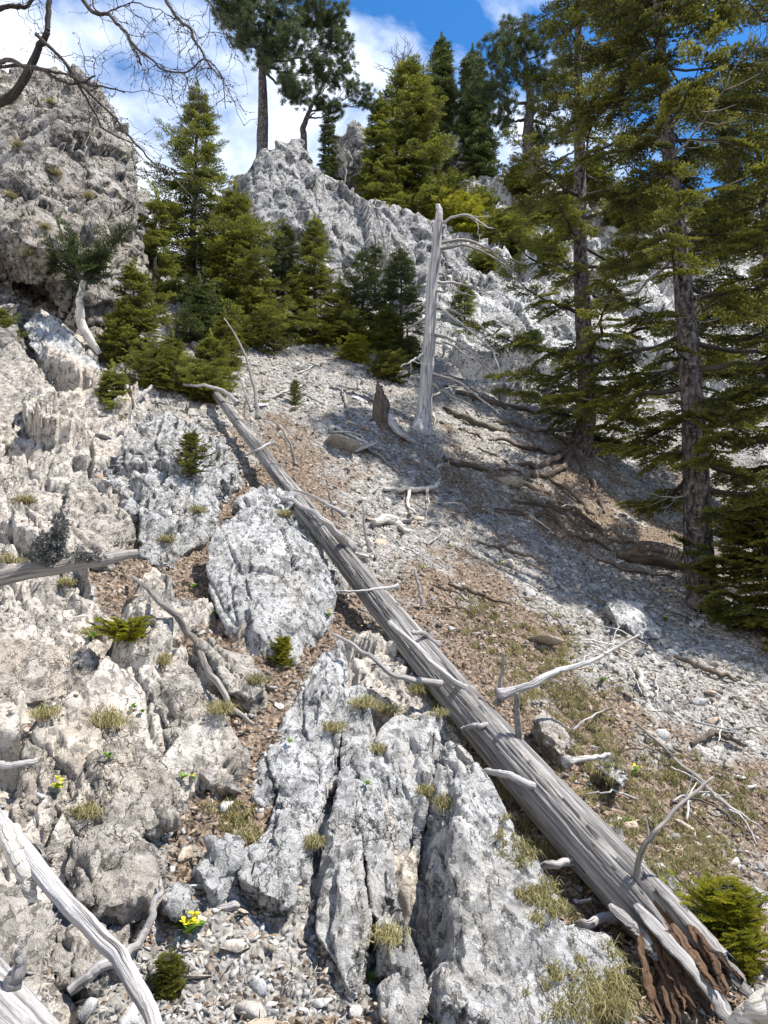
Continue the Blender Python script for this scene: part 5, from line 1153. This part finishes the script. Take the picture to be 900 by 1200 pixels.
# candidates over the visible scree, uniform over the ground
def rand_ground(n_, seed, dens):
    rs = np.random.default_rng(seed)
    a = np.radians(rs.uniform(-35, 35, n_)); r = np.exp(rs.uniform(math.log(1.15), math.log(14), n_))
    x, y = np.sin(a) * r, np.cos(a) * r; m = dens(x, y, rs.random(n_)); x, y = x[m], y[m]; z = ground(x, y)
    px, py = toPix(x, y, z); ok = (px > -60) & (px < 960) & (py < 1260) & (py > 360); return x[ok], y[ok], z[ok], px[ok], py[ok]
def d_scree(x, y, u): return u < np.clip(1 - 1.05 * ground(x, y, MR) - .5 * ground(x, y, MS) - ground(x, y, MF) * .8, .03, 1)
def rotm(rs):
    q = rs.normal(size=4); q /= np.linalg.norm(q); w0, x, y, z = q
    return np.array([[1 - 2 * (y * y + z * z), 2 * (x * y - z * w0), 2 * (x * z + y * w0)], [2 * (x * y + z * w0), 1 - 2 * (x * x + z * z), 2 * (y * z - x * w0)], [2 * (x * z - y * w0), 2 * (y * z + x * w0), 1 - 2 * (x * x + y * y)]])
from mathutils import Euler
x, y, z, px, py = rand_ground(1500, 1, d_scree)
rs = np.random.default_rng(2)
size = .014 + .026 * rs.random(len(x)) ** 2 + .007 * y ** 1.05 * rs.random(len(x)) ** 3 + .003 * y
order = np.argsort(-(size / y))[:285]
def reg(px, py):
    if py > 1000 and px < 460: return ('loose stone in the gravel patch at the bottom left', 'stones in the bottom left gravel patch')
    if px > 700 and py > 700: return ('loose stone on the scree right of the trunk', 'stones on the right-hand scree')
    if py < 560: return ('loose stone on the scree above the trunk', 'stones on the upper scree')
    if px < 420: return ('loose stone lying among the warm bedrock at left', 'stones among the left bedrock')
    return ('loose stone on the slope just right of the trunk', 'stones on the slope beside the trunk')
M_tone = [rock_mat('pale_stone', (.52, .51, .49), (.40, .39, .37), (.2, .19, .18), 3, .3, None, (.6, .01)), rock_mat('grey_stone', (.36, .36, .355), (.25, .25, .245), (.12, .12, .12), 3, .4, None, (.6, .01)), rock_mat('tan_stone', (.44, .36, .28), (.32, .255, .19), (.15, .12, .09), 3, .3, None, (.6, .01))]
for i in order:
    o = bpy.data.objects.new('stone', PM[rs.integers(16)]); COL.objects.link(o); s_ = size[i]
    tone = rs.integers(3); o.material_slots[0].link = 'OBJECT'; o.material_slots[0].material = M_tone[tone]
    o.location = (x[i], y[i], z[i] + s_ * .15); o.scale = (s_ * rs.uniform(.8, 1.3), s_, s_ * rs.uniform(.8, 1.1)); o.rotation_euler = Euler((rs.uniform(-.5, .5) + .4, rs.uniform(-.5, .5), rs.uniform(0, 6.28)))
    lb_, gp = reg(px[i], py[i]); big = 'larger' if s_ * F / y[i] > 9 else 'small'; tn = ('pale', 'grey', 'tan')[tone]
    tag(o, '%s %s stone %s' % (big, tn, where(px[i], py[i])), 'stone', '%s %s stones %s' % (big, tn, where(px[i], py[i])))
for lab, a, b, s_ in [('rounded pale stone right of the primrose', 278, 1115, .042), ('flat pale stone below the primrose', 230, 1148, .036), ('smooth upright stone beside the rounded pale one', 318, 1115, .036), ('white stone in the gravel at the bottom', 244, 1188, .022), ('large loose stone at the bottom edge', 292, 1192, .045),
                      ('grey flat slab on the upper scree', 400, 528, .2), ('flat grey slab right of the first one on the upper scree', 425, 530, .17), ('dark flat slab on the shaded slope', 597, 570, .19), ('low flat grey rock on the shaded slope', 640, 756, .10), ('pale stone at the top edge of the scree', 283, 392, .22), ('stone with bright top on the lower right scree', 838, 780, .08), ('small white stone in the grass', 762, 862, .05)]:
    g_ = hit(a, b); o = bpy.data.objects.new('stone', PM[rs.integers(16)]); COL.objects.link(o); o.location = g_ + Vector((0, 0, s_ * .2)); o.scale = (s_ * 1.1, s_, s_ * (.55 if 'flat' in lab else .9)); o.rotation_euler = Euler((.5, rs.uniform(-.2, .2), rs.uniform(0, 6.28))); tag(o, lab, 'stone')
def scatter_stones(name, label, n_, seed, smin, smax, dens, extra=0.0):
    x, y, z, px, py = rand_ground(n_, seed, dens); rs = np.random.default_rng(seed + 1); Vs, Qs, Ts = [], [], []; off = 0
    pal = np.array([(.36, .35, .33), (.27, .26, .245), (.20, .195, .19), (.43, .42, .40), (.28, .225, .17), (.13, .115, .10), (.33, .28, .23)])
    for i in range(len(x)):
        u, q = PS[rs.integers(16)]; s_ = (smin + (smax - smin) * rs.random() ** 3) * (.6 + .4 * y[i] ** .8) ; v = (u * s_) @ rotm(rs).T if rs.random() < .5 else (u * s_) @ np.array(Euler((.45, rs.uniform(-.4, .4), rs.uniform(0, 6.28))).to_matrix()).T
        Vs.append(v + [x[i], y[i], z[i] + s_ * .1]); Qs.append(q + off); off += len(v); Ts.append(np.repeat((pal[rs.integers(7)] * rs.uniform(.75, 1.1))[None], len(v), 0))
    return tag(mk(name, np.concatenate(Vs), [np.concatenate(Qs)], M_gravel, attrs={'tint': np.concatenate(Ts)}, smooth=False), label, None, None, 'stuff')
scatter_stones('scree', 'grey limestone scree and gravel spread over the slope', 42000, 21, .004, .020, d_scree)
scatter_stones('gravel', 'fine stone chips scattered over soil and ledges', 9000, 31, .004, .014, lambda x, y, u: u < .55)

lap('stones')
# leaf litter
def scatter_blades(name, label, n_, seed, dens, fn, mat, kind='stuff'):
    x, y, z, px, py = rand_ground(n_, seed, dens); rs = np.random.default_rng(seed); q = fn(x, y, z, rs)
    qv = q.reshape(-1, 3); return tag(mk(name, qv, [np.arange(len(qv)).reshape(-1, 4)], mat, attrs={'tint': np.repeat(rs.random(len(q)), 4)}, smooth=False), label, None, None, kind)
def litter_fn(x, y, z, rs):
    n_ = len(x); b = np.stack([x, y, z + .006], 1); d = rs.normal(size=(n_, 3)) * [1, 1, .45]; d /= np.linalg.norm(d, axis=1, keepdims=True)
    return blades(b, d, .020 * rs.uniform(.5, 1.4, n_) * (.6 + .17 * y), .0045, rs)
def d_lit(x, y, u): return u < np.clip(ground(x, y, MS) * .95 + .12, 0, 1) * (1 - .6 * ground(x, y, MR))
scatter_blades('leaf_litter', 'dry brown leaves and needles lying on the soil', 80000, 41, d_lit, litter_fn, M_litter)
def tuftq(c, n_, h, rs, lean=(0, 0, 0), sp=.5, wd=.0016):
    b = c + rs.normal(size=(n_, 3)) * [h * .22, h * .22, .003]; d = rs.normal(size=(n_, 3)) * [sp, sp, .15] + [0, 0, 1] + np.array(lean); d /= np.linalg.norm(d, axis=1, keepdims=True)
    ln = h * rs.uniform(.5, 1.1, n_)[:, None]; m_ = b + d * ln * .55; d2 = d + np.array([0, -.2, -1.3]) + rs.normal(size=(n_, 3)) * .3; d2 /= np.linalg.norm(d2, axis=1, keepdims=True); e = m_ + d2 * ln * .5
    s_ = np.cross(d, rs.normal(size=(n_, 3))); s_ /= np.linalg.norm(s_, axis=1, keepdims=True) + 1e-9
    return np.concatenate([np.stack([b - s_ * wd, b + s_ * wd, m_ + s_ * wd * .8, m_ - s_ * wd * .8], 1), np.stack([m_ - s_ * wd * .8, m_ + s_ * wd * .8, e + s_ * wd * .15, e - s_ * wd * .15], 1)])
GR = np.array([(600, 760, 45), (640, 800, 45), (560, 720, 25), (700, 860, 40), (720, 930, 60), (780, 980, 60), (740, 1010, 50), (830, 1010, 40), (790, 900, 30), (620, 980, 35), (640, 1060, 30), (610, 910, 25), (690, 1170, 50), (730, 1150, 30), (860, 930, 30), (520, 830, 22), (270, 960, 22), (660, 760, 25), (680, 820, 35)], float)
def grass_stuff():
    rs = np.random.default_rng(55); q = []
    for px, py, s_ in GR:
        for k in range(int(s_ * 1.3)):
            g_ = hit(px + rs.normal() * s_ * .55, py + rs.normal() * s_ * .5); q.append(tuftq(np.array(g_) - [0, 0, .005], 30, .045 * rs.uniform(.6, 1.3) * (.7 + .12 * g_.y), rs, (.15, -.25, 0), .6, .0008 + .00022 * g_.y))
    q = np.concatenate(q); v = q.reshape(-1, 3); return tag(mk('grass', v, [np.arange(len(v)).reshape(-1, 4)], M_grass, attrs={'tint': np.repeat(rs.random(len(q)) * .9, 4)}, smooth=False), 'dry yellow-green mountain grass growing on the soil around the trunk', None, None, 'stuff')
grass_stuff()
TF = [('olive grass tuft high on the left cliff', 22, 172, None, .9), ('straw grass tuft near the middle of the left cliff', 66, 205, None, .9), ('olive tuft at the right side of the left cliff', 104, 232, None, .8), ('straw tuft on the left cliff near its left edge', 12, 232, None, .9), ('brown tuft low on the left cliff', 52, 268, None, .8),
 ('olive tuft near the top of the left cliff', 60, 122, None, .7), ('straw tuft on the ledge above the white bent stem', 35, 300, None, .8), ('dry tuft left of the craggy outcrop', 30, 590, None, 1), ('small dry tuft between the outcrop and the boulder', 232, 600, None, .8), ('green tuft below the large boulder', 300, 800, None, .9), ('short tuft on the grey outcrop strip', 442, 880, None, .7), ('tuft at the left edge of the biggest white slab', 500, 930, None, .8), ('grass tuft on the crest of the white outcrop slab', 522, 945, 2.18, 1), ('grass tuft at the top of the fissured outcrop', 428, 828, 2.68, 1.2), ('dry grass tuft beside the outcrop top tuft', 455, 835, 2.66, 1.1), ('grass tuft in the crack left of the dark furrowed block', 390, 855, 2.45, .9), ('pale grass tuft hanging in the left fissure', 366, 990, 2.05, .9), ('drooping dry tuft low in the right fissure', 460, 1100, 1.82, 1.1),
      ('dry grass tuft under the flat left shrub', 110, 745, None, 1.1), ('grass tuft on top of the warm ledge block', 188, 778, None, 1.2), ('wide pale grass tuft on the ledge in the left foreground', 125, 850, None, 1.6), ('brown grass tuft on the rib at the left edge', 52, 840, None, 1), ('green grass tuft on the squat cracked block', 102, 955, None, 1.1), ('grass tuft by the thin dead branch end', 258, 835, None, 1.1),
      ('tuft at the gully head below the large boulder', 290, 985, None, 1), ('tuft under the lichen branch', 78, 685, None, .9), ('tuft at the left edge below the lichen branch', 10, 660, None, 1.2), ('tuft in the crack of the craggy outcrop', 195, 635, 3.6, .9), ('tuft on the pointed rock behind the boulder', 335, 605, 3.7, .8), ('dry tuft right of the outcrop top', 490, 812, None, 1), ('tuft beside the trunk near the white slab', 590, 935, None, 1.3), ('tuft below the biggest slab edge', 640, 1000, None, 1.3), ('tuft by the yellow shrub at right', 820, 1060, None, 1.2), ('tuft at the bottom behind the leaning stick', 715, 1185, None, 1.5)]
for k, (lab, px, py, Y, s_) in enumerate(TF):
    rs = np.random.default_rng(800 + k); c = hit(px, py); h = .062 * s_ * (.6 + .2 * c.y)
    q = tuftq(np.array(c), 220, h, rs, (rs.uniform(-.4, .4), -.3, 0), .75, .0008 + .00016 * c.y); v = q.reshape(-1, 3)
    tag(mk('grass_tuft', v, [np.arange(len(v)).reshape(-1, 4)], M_grass, attrs={'tint': np.repeat(np.clip(rs.normal(.55, .25, len(q)), 0, 1), 4)}, smooth=False), lab, 'grass tuft', 'grass tufts rooted in the rock cracks')
lap('grass')
# small flowering and leafy plants
def leafq(c, n_, L, rs, wd, up=.5):
    a = rs.uniform(0, 6.28, n_); d = np.stack([np.cos(a), np.sin(a), rs.uniform(.1, 1, n_) * up * 2], 1); d /= np.linalg.norm(d, axis=1, keepdims=True)
    b = np.repeat(np.array(c)[None], n_, 0) + rs.normal(size=(n_, 3)) * L * .12; s_ = np.stack([-np.sin(a), np.cos(a), a * 0], 1); ln = L * rs.uniform(.6, 1.1, n_)[:, None]
    m_ = b + d * ln * .6 + [0, 0, .1 * L]; e = b + d * ln; 
    return np.concatenate([np.stack([b - s_ * wd * .3, b + s_ * wd * .3, m_ + s_ * wd, m_ - s_ * wd], 1), np.stack([m_ - s_ * wd, m_ + s_ * wd, e + s_ * wd * .35, e - s_ * wd * .35], 1)])
FL = [('yellow primrose with green leaves in the bottom left gravel', 224, 1092, None, 1.6, 3), ('small yellow flower cushion on the rib at the left edge', 70, 928, 1.95, .8, 9), ('tiny yellow flower by the leaf-filled gully', 228, 916, None, .5, 3), ('green leaf rosette left of the tiny yellow flower', 215, 915, None, .7, 0), ('yellow-green plant at the right foot of the large boulder', 386, 724, 3.28, .7, 4), ('green leafy plant at the gap left of the large boulder', 227, 690, None, .9, 0), ('small green leaves on the thin dead branch', 250, 722, None, .7, 0),
      ('green leaves at the foot of the long pale slab', 434, 1150, 1.72, .9, 0), ('green rosette on the squat cracked block', 128, 890, None, .8, 0), ('pair of green leaves on the ledge above the block', 158, 832, None, .7, 0), ('yellow-green plant in the litter right of the trunk', 588, 664, None, .6, 3), ('yellow flower on the litter above the trunk', 528, 643, None, .6, 4), ('green plant at the edge of the scree', 706, 800, None, 1.0, 0), ('green-yellow plant in the grass right of the trunk', 745, 908, None, 1.2, 2), ('green plant under the flat left shrub', 108, 750, None, 1.2, 0), ('green leafy plant in the shade under the upper trunk', 408, 675, None, 2.0, 0), ('leafy plant in the shade under the middle trunk', 535, 830, None, 1.8, 0), ('green plant on the scree beside the tilted flat stone', 780, 728, None, 1.0, 1), ('green leaves beside the yellow shrub', 872, 1060, None, 1.2, 0), ('small green plant on white rock by the trunk', 737, 965, 2.72, .7, 0), ('green rosette below the warm ledge block', 168, 838, None, .6, 0), ('green plant on the fissured outcrop side', 340, 872, 2.5, .6, 0), ('green leaves at the crack beside the outcrop crest', 430, 922, 2.3, .6, 0), ('little green plant on the upper litter', 495, 668, None, .8, 1)]
for k, (lab, px, py, Y, s_, nf) in enumerate(FL):
    rs = np.random.default_rng(900 + k); c = hit(px, py) + Vector((0, -.01, .01)); root = empty('flowering_plant' if nf else 'leafy_plant', c); tag(root, lab, 'plant')
    L = .026 * s_ * (.7 + .12 * c.y); q = leafq(c, 14, L, rs, L * .26); v = q.reshape(-1, 3); mk('leaves', v, [np.arange(len(v)).reshape(-1, 4)], M_leafg, root, {'tint': np.repeat(rs.random(len(q)), 4)}, smooth=False)
    for f_ in range(nf):
        fc = np.array(c) + rs.normal(size=3) * L * .35 + [0, -L * .3, L * .9]; q = leafq(fc, 6, L * .42, rs, L * .16, .3); v = q.reshape(-1, 3); mk('flower', v, [np.arange(len(v)).reshape(-1, 4)], M_petal, root, {'tint': np.repeat(rs.random(len(q)), 4)}, smooth=False)
print('verts', sum(len(o.data.vertices) for o in bpy.data.objects if o.type == 'MESH'), 'objs', len(bpy.data.objects))
